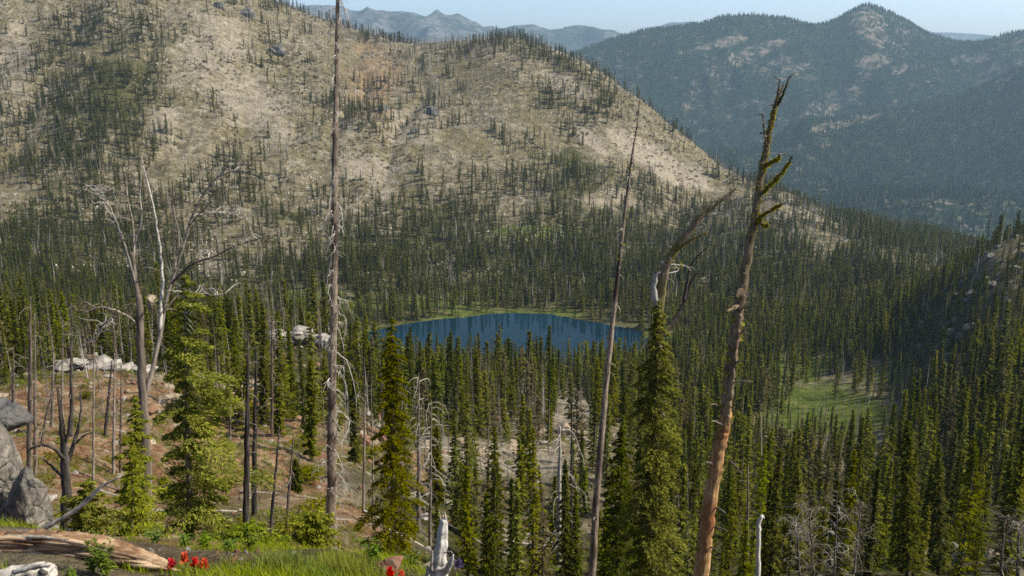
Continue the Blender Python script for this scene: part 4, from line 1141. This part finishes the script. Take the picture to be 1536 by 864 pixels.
# thin leaning snag
D = 24.0
t, b = dead_root(882, D, 'thin straight snag leaning right over the lake edge')
pp = stem(t, b, 'trunk', [(878, 960, 12.5), (888, 850, 11), (893, 760, 10), (902, 650, 9), (911, 550, 8), (922, 450, 6.8), (931, 370, 5.5), (938, 310, 4.7), (947, 240, 3.5), (955, 190, 2.4), (960, 148, 1.3)], D, 'snag_bark', 9, 0.08, 60, 13, 0.06)
side_branches(t, b, pp, 90, 0.08, 0.34, 'pale_wood', 209, 0.05, 0.97, 0.6, 0.1, 0.011, 0.4, 1)
lichen(t, b, [(pp[i][:3], pp[i][3]) for i in range(18, 50, 2)], 5, 0.05, 210)
# forked silver tree at left
D = 26.0
t, b = dead_root(218, D, 'forked silver grey dead tree with spreading bare limbs on the left')
yb = project(*b)[1]
main = stem(t, b, 'trunk', [(220, yb + 8, 19), (218, 680, 16), (214, 600, 14), (211, 520, 12), (209, 460, 10), (203, 420, 7), (199, 380, 5)], D, 'grey_wood', 10, 0.08, 40, 14, 0.08)
limbs = [
 [(203, 425, 8), (190, 380, 6, -.2), (175, 335, 5, -.4), (160, 305, 4, -.5), (140, 290, 2.5, -.6), (118, 282, 1.5, -.7)],
 [(200, 400, 7), (200, 345, 5, .2), (192, 300, 4, .3), (190, 262, 2.5, .4), (200, 240, 1.5, .5)],
 [(214, 600, 14), (228, 560, 12, .1), (240, 500, 10, .2), (252, 440, 8, .3), (270, 385, 7, .3), (285, 335, 6, .3), (300, 300, 5, .2), (325, 268, 4, .1), (345, 258, 2.5, 0), (366, 254, 1.5, 0)],
 [(240, 495, 9), (243, 420, 7, .5), (238, 360, 5, .7), (230, 310, 4, .8), (218, 262, 2.5, .9), (212, 235, 1.5, .9)],
 [(258, 425, 6), (285, 398, 5, -.4), (320, 385, 4, -.7), (350, 370, 3, -.8), (380, 360, 2.5, -.9), (408, 352, 1.3, -.9)],
 [(208, 488, 6), (190, 474, 5, -.3), (170, 464, 4, -.5), (148, 461, 3, -.6), (126, 470, 1.5, -.7)],
 [(178, 468, 3, -.4), (160, 482, 3.5, -.5), (150, 495, 3, -.5), (142, 515, 2, -.5)],
 [(283, 340, 4), (300, 320, 3.5, -.2), (318, 300, 3, -.3), (322, 280, 2, -.3)],
 [(183, 350, 3.5), (170, 330, 3, .3), (150, 300, 2.5, .5), (148, 278, 1.5, .5)],
 [(200, 370, 4), (212, 330, 3.5, -.3), (210, 290, 2.5, -.4), (214, 250, 1.5, -.4)],
 [(245, 470, 5), (270, 440, 4, .4), (300, 440, 3, .6), (322, 444, 2.5, .7), (342, 440, 1.5, .7)],
 [(262, 405, 4), (268, 360, 3.5, .6), (262, 320, 3, .8), (256, 285, 1.5, .9)],
 [(290, 325, 3.5), (320, 318, 3, .3), (350, 322, 2, .4), (372, 330, 1.2, .4)]]
limbs = [[(p[0], p[1], p[2] * 0.6 + 0.3) + tuple(p[3:]) for p in l] for l in limbs]
for i, l in enumerate(limbs):
    q = stem(t, b, 'limb', l, D, 'grey_wood' if i % 3 else 'pale_wood', 7, 0.08, 26, 400 + i, 0.25)
    side_branches(t, b, q, 15, 0.2, 0.95, 'grey_wood' if i % 2 else 'pale_wood', 420 + i, 0.25, 0.98, 0.5, 0.35, 0.010, 0.6, 4, None, 0.25)
side_branches(t, b, main, 10, 0.2, 0.7, 'pale_wood', 440, 0.1, 0.9, 0.7, 0.2, 0.011, 0.5, 2)
# dark branching snag left of it
t, b = dead_root(102, 19.0, 'dark crooked dead tree with forked limbs behind the bushy fir')
yb = project(*b)[1]
pp = stem(t, b, 'trunk', [(101, yb + 6, 17), (99, 740, 14), (98, 700, 13), (96, 670, 11), (93, 640, 8), (90, 610, 5), (86, 580, 3)], 19.0, 'char_wood', 8, 0.08, 24, 15, 0.1)
for i, l in enumerate(([(99, 700, 8), (110, 670, 7, .2), (118, 640, 5, .3), (122, 610, 3, .4), (120, 585, 1.5, .4)], [(98, 690, 7), (80, 672, 5, -.3), (58, 668, 4, -.4), (40, 678, 2, -.4)], [(97, 670, 6), (104, 640, 5, 0), (108, 600, 4, 0), (106, 560, 3, 0), (107, 520, 1.5, 0)], [(110, 668, 4, .2), (124, 655, 3, .3), (134, 648, 1.5, .3)], [(98, 720, 5), (78, 700, 4, .3), (66, 690, 2, .4)])):
    q = stem(t, b, 'limb', l, 19.0, 'char_wood', 6, 0.08, 18, 450 + i, 0.2)
    side_branches(t, b, q, 5, 0.1, 0.4, 'grey_wood', 460 + i, 0.3, 0.98, 0.4, 0.3, 0.007, 0.5, 1)
# thin poles on the red slope
POLES = [(44, 730, 445, 8, 2, 'grey_wood', 'tall grey pole nearest the left boulder'), (53, 722, 470, 6, -1, 'grey_wood', 'grey pole just right of the tall grey one at left'), (78, 645, 520, 6, 2, 'grey_wood', 'short grey pole on the red slope behind the crooked dead tree'),
         (93, 650, 480, 4, 1, 'grey_wood', 'slender pole left of the dark straight pole'), (107, 655, 455, 6, 0, 'char_wood', 'dark straight pole above the crooked dead tree'), (140, 722, 500, 4, 1, 'grey_wood', 'thin pale pole right of the bushy fir'),
         (158, 655, 540, 6, 10, 'char_wood', 'dark pole leaning right on the red slope'), (170, 712, 530, 5, 2, 'grey_wood', 'grey pole left of the forked silver tree'), (180, 712, 545, 4, 2, 'snag_bark', 'brown pole close left of the forked silver tree'), (62, 665, 560, 4, 22, 'grey_wood', 'slanting thin pole at left'), (20, 640, 520, 5, 0, 'grey_wood', 'thin pole at the left edge of the red slope'),
         (368, 832, 500, 10, 4, 'char_wood', 'charred black pole right of the big bright fir'), (381, 775, 520, 9, 3, 'char_wood', 'second charred pole behind the black one'), (405, 818, 640, 6, 14, 'char_wood', 'charred pole leaning right below the red slope'), (430, 792, 650, 5, 10, 'grey_wood', 'grey leaning pole left of the tall bare snag'),
         (345, 700, 560, 4, 1, 'grey_wood', 'thin grey pole behind the right side of the big fir'), (408, 640, 470, 5, 0, 'snag_bark', 'brown pole on the crest right of the charred pair'), (545, 770, 560, 4, 3, 'grey_wood', 'thin pole between tall snag and olive fir'), (560, 790, 620, 4, -2, 'grey_wood', 'short thin pole left of the olive fir'),
         (628, 800, 560, 7, 0, 'grey_wood', 'grey bristly pole right of the olive fir'), (645, 820, 600, 5, 2, 'grey_wood', 'thin bristly pole left of the white stump'), (838, 850, 640, 9, 2, 'pale_wood', 'pale dead tree with hanging branches left of the thin leaning snag'), (856, 850, 590, 5, 2, 'char_wood', 'dark pole close left of the thin leaning snag'), (706, 850, 720, 5, 1, 'grey_wood', 'pale thin pole behind the white stump'),
         (1030, 880, 700, 6, 1, 'grey_wood', 'grey pole between the mossy fir and the orange snag'), (1020, 880, 735, 4, -3, 'grey_wood', 'thinner grey pole between the mossy fir and the orange snag'), (1120, 880, 700, 6, 2, 'grey_wood', 'grey pole right of the orange snag')]
for i, (a, yb, yt, w, lean, mt, l) in enumerate(POLES):
    D = D_for(a, yb, 15, 90)
    t, b = dead_root(a, D, l); y0 = project(*b)[1]
    pp = stem(t, b, 'trunk', [(a, y0 + 3, w), (a + lean * .3, y0 + (yt - y0) * .35, w * .85), (a + lean * .7, y0 + (yt - y0) * .7, w * .6), (a + lean, yt, w * .25)], D, mt, 7, 0.08, 24, 500 + i, 0.12)
    hang = 'hanging' in l or 'bristly' in l
    side_branches(t, b, pp, 40 if hang else 14, 0.012 * D, 0.05 * D if hang else 0.028 * D, 'pale_wood' if hang else 'grey_wood', 530 + i, 0.15, 0.98, 1.2 if hang else 0.6, 0.2, 0.0004 * D, 0.5, 2)
# bleached dead brush at the lower right
for i, (a, yt, w, lean, l) in enumerate(((1222, 745, 6, -10, 'bleached dead tree with twisted white limbs, leftmost of the pale brush'), (1250, 735, 6, 6, 'bleached dead tree in the middle of the pale brush'), (1278, 752, 6, 14, 'bleached dead tree with white limbs right of the pale brush'), (1200, 800, 5, -6, 'low bleached dead tree near the orange snag'), (1500, 775, 6, 8, 'white limbed dead tree at the lower right corner'), (1526, 800, 6, 4, 'small white limbed dead tree at the right edge'))):
    D = 40.0 + 2 * i; t, b = dead_root(a, D, l); y0 = project(*b)[1]
    pp = stem(t, b, 'trunk', [(a, y0, w), (a + lean * .3, 840, w * .6), (a + lean * .7, 790, w * .4), (a + lean, yt, w * .2)], D, 'grey_wood', 7, 0.1, 24, 600 + i, 0.4)
    side_branches(t, b, pp, 44, 0.5, 1.9, 'pale_wood' if i % 2 else 'grey_wood', 620 + i, 0.2, 0.99, 1.0, 0.7, 0.012, 1.0, 5)
t, b = dead_root(1136, 30.0, 'white curved dead stem right of the orange snag')
stem(t, b, 'trunk', [(1134, 930, 8), (1136, 864, 7), (1137, 810, 6), (1138, 785, 6), (1143, 774, 5), (1146, 778, 2)], 30.0, 'white_wood', 7, 0.1, 24, 650, 0.2)

# ------------------------------------------------------------------ the ledge
D = 4.95
lg_root = tag(empty('fallen_log', P(110, 835, D)), 'rotting split brown log lying across the ledge at lower left', 'log'); b = P(110, 835, D)
stem(lg_root, b, 'trunk', [(-60, 826, 44), (0, 826, 46), (80, 824, 44), (150, 828, 38), (205, 838, 26), (250, 848, 12)], D, 'log_wood', 30, 0.20, 60, 701, 0.04, (1.0, 0.14))
rr = np.random.default_rng(702)
for i in range(44):
    x0 = rr.uniform(-60, 175); ln = rr.uniform(50, 120); yo = rr.uniform(-20, 16); f0 = (x0 + 60) / 310; 
    yy = lambda q: 825 + max(0, q - 100) * 0.14 + yo * (1 - 0.5 * max(0, q - 60) / 190)
    stem(lg_root, b, 'splinter', [(x0, yy(x0), 3, -0.06), (x0 + ln * .3, yy(x0 + ln * .3) - 1, rr.uniform(4, 10), -0.08), (x0 + ln * .7, yy(x0 + ln * .7), rr.uniform(3, 8), -0.08), (x0 + ln, yy(x0 + ln) + 2, 2, -0.06)], D, 'pale_wood' if i % 5 == 0 else 'log_wood', 6, 0.3, 14, 710 + i, 0.05, (1.0, 0.12))
D = 5.1; b = P(60, 800, D)
w_ = tag(empty('dead_branch', b), 'bare curved white branch rising from the split log', 'branch')
stem(w_, b, 'stem', [(-40, 832, 9), (0, 818, 9), (30, 807, 8.5), (62, 795, 8), (95, 776, 7), (115, 764, 6.5), (135, 745, 5.5), (152, 730, 4.5), (180, 715, 2.5)], D, 'pale_wood', 9, 0.06, 44, 751, 0.08)
stem(w_, b, 'twig', [(112, 765, 4), (128, 756, 3, -.05), (146, 738, 2, -.1), (158, 722, 1.2, -.1)], D, 'pale_wood', 6, 0.08, 14, 752, 0.1)
stem(w_, b, 'twig', [(60, 796, 4), (30, 797, 3, .1), (-10, 800, 2, .2)], D, 'pale_wood', 6, 0.08, 14, 753, 0.1)
D = 4.3; b = P(30, 866, D)
s_ = tag(empty('broken_log', b), 'short grey weathered log end in the lower left corner', 'log')
stem(s_, b, 'trunk', [(-60, 892, 46), (0, 876, 44), (45, 866, 40), (72, 862, 34), (80, 861, 22)], D, 'pale_wood', 14, 0.13, 24, 761, 0.05)
stem(s_, b, 'splinter', [(20, 858, 8, -.08), (55, 850, 8, -.08), (76, 848, 3, -.08)], D, 'white_wood', 7, 0.2, 12, 762, 0.1)
stem(s_, b, 'knot', [(62, 858, 10, -.12), (67, 860, 9, -.16)], D, 'char_wood', 8, 0.1, 4, 763, 0.0)  # dark plug standing in for the shade inside the hollow log end
D = 5.8; b = P(655, 868, D)
s_ = tag(empty('tree_stump', b), 'jagged silver white broken stump at the edge of the ledge', 'stump')
stem(s_, b, 'trunk', [(648, 905, 52), (654, 872, 37), (656, 852, 26), (659, 832, 19), (662, 812, 17), (664, 794, 14), (666, 780, 9)], D, 'white_wood', 16, 0.12, 30, 771, 0.05)
for i, l in enumerate(([(661, 800, 8), (661, 786, 5), (660, 773, 1.5)], [(667, 800, 7), (668, 784, 5), (667, 768, 1.5)], [(664, 866, 9), (672, 852, 9, -.05), (677, 840, 7, -.08), (680, 832, 2, -.1)], [(648, 856, 6, -.05), (648, 838, 4, -.05), (649, 826, 1.5, -.05)], [(644, 880, 10, -.05), (641, 862, 6, -.05), (641, 848, 2, -.05)], [(666, 830, 2.5, -.05), (674, 827, 1.6, -.08), (679, 829, 1, -.1)])):
    stem(s_, b, 'splinter', l, D, 'white_wood', 7, 0.18, 12, 780 + i, 0.1)

def blades(rng, pts, l0, l1, w, bend=0.5, seg=3):
    """grass blades: a thin bent strip at each point"""
    n = len(pts); L = rng.uniform(l0, l1, n); a = rng.random(n) * 6.283; bn = rng.random(n) * bend
    d = np.stack([np.cos(a), np.sin(a), np.zeros(n)], -1); s = np.stack([-np.sin(a), np.cos(a), np.zeros(n)], -1)
    rows = []
    for k in range(seg + 1):
        u = k / seg
        c = pts + d * (bn * L * u ** 1.7)[:, None]; c[:, 2] += L * u * (1 - 0.35 * bn * u)
        hw = (w * (1 - u) ** 0.7 + 0.0004) * 0.5
        rows += [c - s * hw, c + s * hw]
    V = np.stack(rows, 1).reshape(-1, 3); m = 2 * (seg + 1)
    k = np.arange(n)[:, None] * m
    Q = np.concatenate([k + np.array([2 * q, 2 * q + 1, 2 * q + 3, 2 * q + 2]) for q in range(seg)])
    return V, Q
def clump(px, D, rad, n, l0, l1, label, seed, name='grass_clump', cat='grass clump', mat='grass', w=0.005):
    r = np.random.default_rng(seed); b = base_at(px, D)
    q = r.standard_normal((n, 2)) * rad * 0.5
    z = gz(b[0] + q[:, 0], b[1] + q[:, 1]) - b[2] - 0.01
    V, Q = blades(r, np.stack([q[:, 0], q[:, 1], z], -1), l0, l1, w)
    out = V - 0; 
    o = link(name, mesh_from('grass', out, [Q], True, [M[mat]]), None, b); return tag(o, label, cat)
clump(428, 5.0, 0.16, 1300, 0.08, 0.17, 'thick green grass clump left of the bushy seedling', 801)
clump(522, 5.0, 0.15, 1400, 0.09, 0.19, 'taller green grass clump left of the red boulder', 802)
clump(477, 4.7, 0.12, 420, 0.05, 0.12, 'low grass clump between the two thick ones', 803)
r = np.random.default_rng(804)
t_ = r.uniform(-0.62, 0.0, 26000); dd = r.uniform(3.9, 8.2, 26000); X = t_ * dd
keep = fbm(X / 0.7, dd / 0.7, 806, 3) + 0.25 * (t_ > -0.35) > 0.05
X, dd = X[keep], dd[keep]
V, Q = blades(r, np.stack([X, dd, gz(X, dd) - 0.01], -1), 0.03, 0.11, 0.004, 0.9)
tag(link('grass', mesh_from('grass', V, [Q], True, [M['grass']])), 'short green and straw grass growing on the ledge', 'grass', kind='stuff')

def leafy(px, D, ht, n, label, seed, mat='leaf', ll=0.05, lw=0.012, stems=7, spread=0.5, name='leafy_plant', cat='plant'):
    r = np.random.default_rng(seed); b = base_at(px, D); root = tag(empty(name, b), label, cat)
    sm = MB(); Vs = []
    for i in range(stems):
        a = r.random() * 6.28; k = r.uniform(0.2, 1) * spread; h = ht * r.uniform(0.6, 1.05); u = np.linspace(0, 1, 6)
        q = np.stack([np.cos(a) * k * h * u ** 1.4, np.sin(a) * k * h * u ** 1.4, h * u * (1 - .15 * k * u) - 0.02 * (u == 0)], -1)
        tube(sm, q, 0.0028 * (1 - 0.6 * u), 5)
        m = n // stems; f = r.uniform(0.15, 1, m)
        c = np.stack([np.interp(f, u, q[:, j]) for j in range(3)], -1)
        an = r.random(m) * 6.28
        d = nrm(np.stack([np.cos(an), np.sin(an), r.uniform(0.0, 0.9, m)], -1)); w = nrm(np.cross(d, np.array([0, 0, 1.0]) + r.standard_normal((m, 3)) * 0.3)); l = (ll * r.uniform(0.6, 1.2, m) * (1.15 - 0.5 * f))[:, None]; hw = lw * 0.5
        dn = np.array([0, 0, -0.25]) * l
        Vs.append(np.stack([c, c + d * l * .45 + w * hw, c + d * l + dn, c + d * l * .45 - w * hw], 1).reshape(-1, 3))
    link('stem', sm.mesh('stem', M['leaf']), root)
    V = np.concatenate(Vs); link('leaves', mesh_from('leaves', V, [np.arange(len(V)).reshape(-1, 4)], False, [M[mat]]), root)
    return root
leafy(160, 4.6, 0.27, 230, 'pale green leafy plant growing in front of the split log', 811, ll=0.055, lw=0.013, stems=9)
leafy(140, 4.6, 0.13, 90, 'smaller leafy plant left of the pale green one', 812, ll=0.05, lw=0.012, stems=6)
leafy(110, 4.3, 0.10, 60, 'low leafy plant at the bottom beside the grey log end', 818, ll=0.05, lw=0.012, stems=5)
for i, (a, d, l) in enumerate(((310, 6.6, 'green undergrowth plant below the big bright fir'), (345, 6.3, 'green plant right of the red flowers'), (280, 6.8, 'green plant behind the red flowers'), (375, 6.6, 'leafy plant left of the thick grass clump'), (235, 6.6, 'leafy plant behind the thin end of the split log'), (560, 6.0, 'leafy plant beside the taller grass clump'), (620, 6.4, 'leafy plant between the red boulder and white stump'))):
    leafy(a, d, 0.16, 120, l, 820 + i, ll=0.06, lw=0.016, stems=8, spread=0.7)
def paintbrush(px, py, D, sz, label, seed, mat='petal', name='red_wildflower', cat='wildflower', group=None):
    r = np.random.default_rng(seed); top = P(px, py, D)
    b = np.array([top[0], top[1], float(gz(top[0], top[1]))]); h = max(top[2] - b[2], 0.06)
    root = tag(empty(name, b), label, cat, group)
    mb = MB(); u = np.linspace(0, 1, 5); tube(mb, np.stack([0.01 * u, 0 * u, h * u], -1), 0.003 - 0.001 * u, 5); link('stem', mb.mesh('stem', M['leaf']), root)
    m = 90; f = r.random(m); an = r.random(m) * 6.28
    c = np.stack([0.01 + 0 * f, 0 * f, h - sz * 0.55 + sz * 0.9 * f], -1)
    d = nrm(np.stack([np.cos(an), np.sin(an), 0.5 + 1.3 * f], -1)); w = nrm(np.cross(d, r.standard_normal((m, 3)))); l = (sz * r.uniform(0.4, 0.8, m) * (1.1 - 0.4 * f))[:, None]; hw = sz * 0.09
    V = np.stack([c, c + d * l * .6 + w * hw, c + d * l, c + d * l * .6 - w * hw], 1).reshape(-1, 3)
    link('bloom', mesh_from('bloom', V, [np.arange(len(V)).reshape(-1, 4)], False, [M[mat]]), root)
    m = 24; f = r.random(m); an = r.random(m) * 6.28
    c = np.stack([0 * f, 0 * f, h * 0.75 * f], -1); d = nrm(np.stack([np.cos(an), np.sin(an), 0.8 + 0 * f], -1)); w = nrm(np.cross(d, np.array([0, 0, 1.0]))); l = 0.04
    V = np.stack([c, c + d * l * .5 + w * .003, c + d * l, c + d * l * .5 - w * .003], 1).reshape(-1, 3)
    link('leaves', mesh_from('leaves', V, [np.arange(len(V)).reshape(-1, 4)], False, [M['leaf']]), root)
for i, (a, y_, l) in enumerate(((254, 847, 'scarlet wildflower leftmost in the cluster of four'), (275, 838, 'scarlet wildflower highest in the cluster of four'), (290, 845, 'broad scarlet wildflower second from the right of four'), (304, 847, 'scarlet wildflower rightmost in the cluster of four'))):
    paintbrush(a, y_, 4.75, 0.058, l, 840 + i, group='scarlet wildflowers by the log')
paintbrush(582, 860, 4.9, 0.06, 'scarlet wildflower in front of the reddish boulder', 846)
paintbrush(600, 862, 4.9, 0.05, 'smaller scarlet wildflower right in front of the reddish boulder', 847)
paintbrush(686, 846, 6.0, 0.07, 'pale purple wildflower right of the white stump', 848, 'lupine', 'purple_wildflower')

# fallen trunks and stones on the slopes, low shrubs
fl = np.random.default_rng(900)
def fallen(px, D, L, r_, az, mat, label, group):
    b = base_at(px, D); u = np.linspace(-0.5, 0.5, 9)
    X = b[0] + np.cos(az) * L * u; Y = b[1] + np.sin(az) * L * u; Z = gz(X, Y); Z = 0.55 * Z + 0.45 * np.linspace(Z[0], Z[-1], 9) + r_ * 1.2
    mb = MB(); tube(mb, np.stack([X, Y, Z], -1) - b, r_ * (1 - 0.55 * (u + 0.5)), 7, fl, 0.1)
    for _ in range(5):
        k = fl.integers(1, 8); p0 = np.array([X[k], Y[k], Z[k]]) - b; d = nrm(fl.standard_normal(3) + np.array([0, 0, 0.7])) * fl.uniform(0.3, 1.0); v = np.linspace(0, 1, 4)[:, None]
        tube(mb, p0 + d * v, r_ * 0.2 * (1 - 0.6 * v[:, 0]), 4)
    tag(link('fallen_log', mb.mesh('fallen log', M[mat]), None, b), label, 'fallen log', group)
for i in range(48):
    px = fl.uniform(-10, 640); D = fl.uniform(22, 150)
    fallen(px, D, fl.uniform(2, 6.0), fl.uniform(0.04, 0.085), fl.normal(0.2, 0.5), 'pale_wood' if fl.random() < .6 else 'grey_wood', 'bleached fallen trunk lying on the reddish slope', 'fallen trunks on the reddish slope')
for i in range(60):
    px = fl.uniform(640, 900); D = fl.uniform(75, 210)
    fallen(px, D, fl.uniform(4, 10), fl.uniform(0.08, 0.18), fl.normal(0.1, 0.6), 'pale_wood', 'bleached fallen trunk lying between firs on the pale slope', 'fallen trunks on the pale slope')
stone_col = forest_collection('stone source', [rock_mesh(950 + i, (1, 0.8, 0.6), M[['rock_tan', 'rock_red', 'rock_pale', 'rock_red'][i % 4]], 2, 8, 0.15) for i in range(8)])
n = 15000
D = np.exp(fl.uniform(math.log(5), math.log(210), n)); t_ = fl.uniform(-0.62, 0.12, n); X = D * t_
keep = (fbm(X / 9, D / 9, 961, 3) > -0.12) & ~((D > 8) & (D < 11.0)) & ((D > 8) | (fl.random(n) < 0.35)); X, D = X[keep], D[keep]; n = len(X)
sz = np.minimum(0.02 + 0.004 * D * fl.random(n) ** 2.5, 0.6) * fl.uniform(0.5, 1.5, n)
o = scatter_object('rubble', np.stack([X, D, gz(X, D)], -1), fl.random((n, 3)) * 6.28, np.stack([sz, sz, sz], -1), fl.integers(0, 8, n), stone_col)
tag(o, 'broken red and tan stones strewn over the slope', 'rubble', kind='stuff')
SH = []
for i in range(5):
    V, Q, _ = fir_crown(fl, 1.0, 0.9, 34, 26, 0.16, 0.07, 0.05, 0.4, 0.1, 0.3, 0.3, 0.5, (0, 0), None, 0.2)
    SH.append(mesh_from('shrub', V, [Q], False, [M['needles' if i % 2 else 'needles_olive']]))
for i in range(110):
    px = fl.uniform(-10, 900) if i < 90 else fl.uniform(1150, 1530); D = fl.uniform(20, 150) if px < 640 else fl.uniform(75, 190)
    s_ = fl.uniform(0.35, 1.0) * (1 if D < 60 else 1.4); q = base_at(px, D)
    o = link('shrub', SH[i % 5], None, q); o.scale = (s_, s_, s_ * fl.uniform(.6, 1)); o.rotation_euler = (0, 0, fl.random() * 6.28)
    tag(o, 'low green shrub on the open slope at left' if px < 640 else ('low green shrub among firs on the pale slope' if px < 1000 else 'low green shrub among the dark firs at right'), 'shrub', 'shrubs on the slopes at left' if px < 640 else ('shrubs on the pale slope' if px < 1000 else 'shrubs at right'))

n = 60000
D = np.sqrt(fl.uniform(680.0 ** 2, 1640.0 ** 2, n)); t_ = fl.uniform(-0.64, 0.42, n); X = D * t_; Z = gz(X, D)
px, py, _ = project(X, D, Z)
k = fbm(X / 55, D / 55, 971, 4)
keep = (k + 0.5 * fl.random(n) > 0.12 + 0.5 * dens(np.clip(px, 0, 1536), np.clip(py, 0, 864))) & (py < 425); X, D, Z = X[keep], D[keep], Z[keep]; n = len(X)
sz = 0.45 + 1.5 * fl.random(n) ** 4
hill_col = forest_collection('hill stone source', [rock_mesh(980 + i, (1, 0.8, 0.7), M['rock_hill'], 1, 5, 0.1) for i in range(5)])
o = scatter_object('hillside_rubble', np.stack([X, D, Z], -1), fl.random((n, 3)) * 6.28, np.stack([sz, sz, sz], -1), fl.integers(0, 5, n), hill_col)
tag(o, 'pale granite blocks strewn over the bare hillside', 'rubble', kind='stuff')
n = 26000
D = np.sqrt(fl.uniform(660.0 ** 2, 1640.0 ** 2, n)); t_ = fl.uniform(-0.64, 0.42, n); X = D * t_; Z = gz(X, D)
k = fbm(X / 40, D / 40, 991, 4) + 0.35 * fbm(X / 200, D / 200, 993, 2)
keep = (k > 0.02); X, D, Z = X[keep], D[keep], Z[keep]; n = len(X)
sz = fl.uniform(0.6, 2.2, n)
BR = []
for i in range(4):
    V, Q, _ = fir_crown(fl, 1.0, 0.9, 14, 8, 0.42, 0.22, 0.05, 0.4, 0.1, 0.3, 0.3, 0.5, (0, 0), None, 0.2)
    BR.append(mesh_from('brush', V, [Q], False, [M['brush']]))
o = scatter_object('hillside_brush', np.stack([X, D, Z], -1), np.stack([0 * X, 0 * X, fl.random(n) * 6.28], -1), np.stack([sz, sz, sz * 0.8], -1), fl.integers(0, 4, n), forest_collection('brush source', BR))
tag(o, 'low grey green brush covering parts of the hillside', 'undergrowth', kind='stuff')

TF = []
for i in range(5):
    q = fl.standard_normal((46, 2)) * 0.22
    V, Q = blades(fl, np.stack([q[:, 0], q[:, 1], 0 * q[:, 0]], -1), 0.35, 0.95, 0.035, 0.8, 2)
    TF.append(mesh_from('tuft', V, [Q], True, [M['dry_grass'] if i % 3 else M['grass']]))
n = 26000
D = np.exp(fl.uniform(math.log(9), math.log(190), n)); t_ = fl.uniform(-0.62, 0.14, n); X = D * t_; Z = gz(X, D)
px, py, _ = project(X, D, Z)
keep = (fbm(X / 7, D / 7, 1001, 4) > -0.02) & ((px < 640) | (D > 70)); X, D, Z = X[keep], D[keep], Z[keep]; n = len(X)
sz = np.minimum(0.12 + 0.006 * D, 0.75) * fl.uniform(0.5, 1.3, n)
o = scatter_object('dry_grass', np.stack([X, D, Z - 0.02], -1), np.stack([0 * X, 0 * X, fl.random(n) * 6.28], -1), np.stack([sz, sz, sz * 0.8], -1), fl.integers(0, 5, n), forest_collection('tuft source', TF))
tag(o, 'dry grass tufts growing over the stony slope', 'grass', kind='stuff')
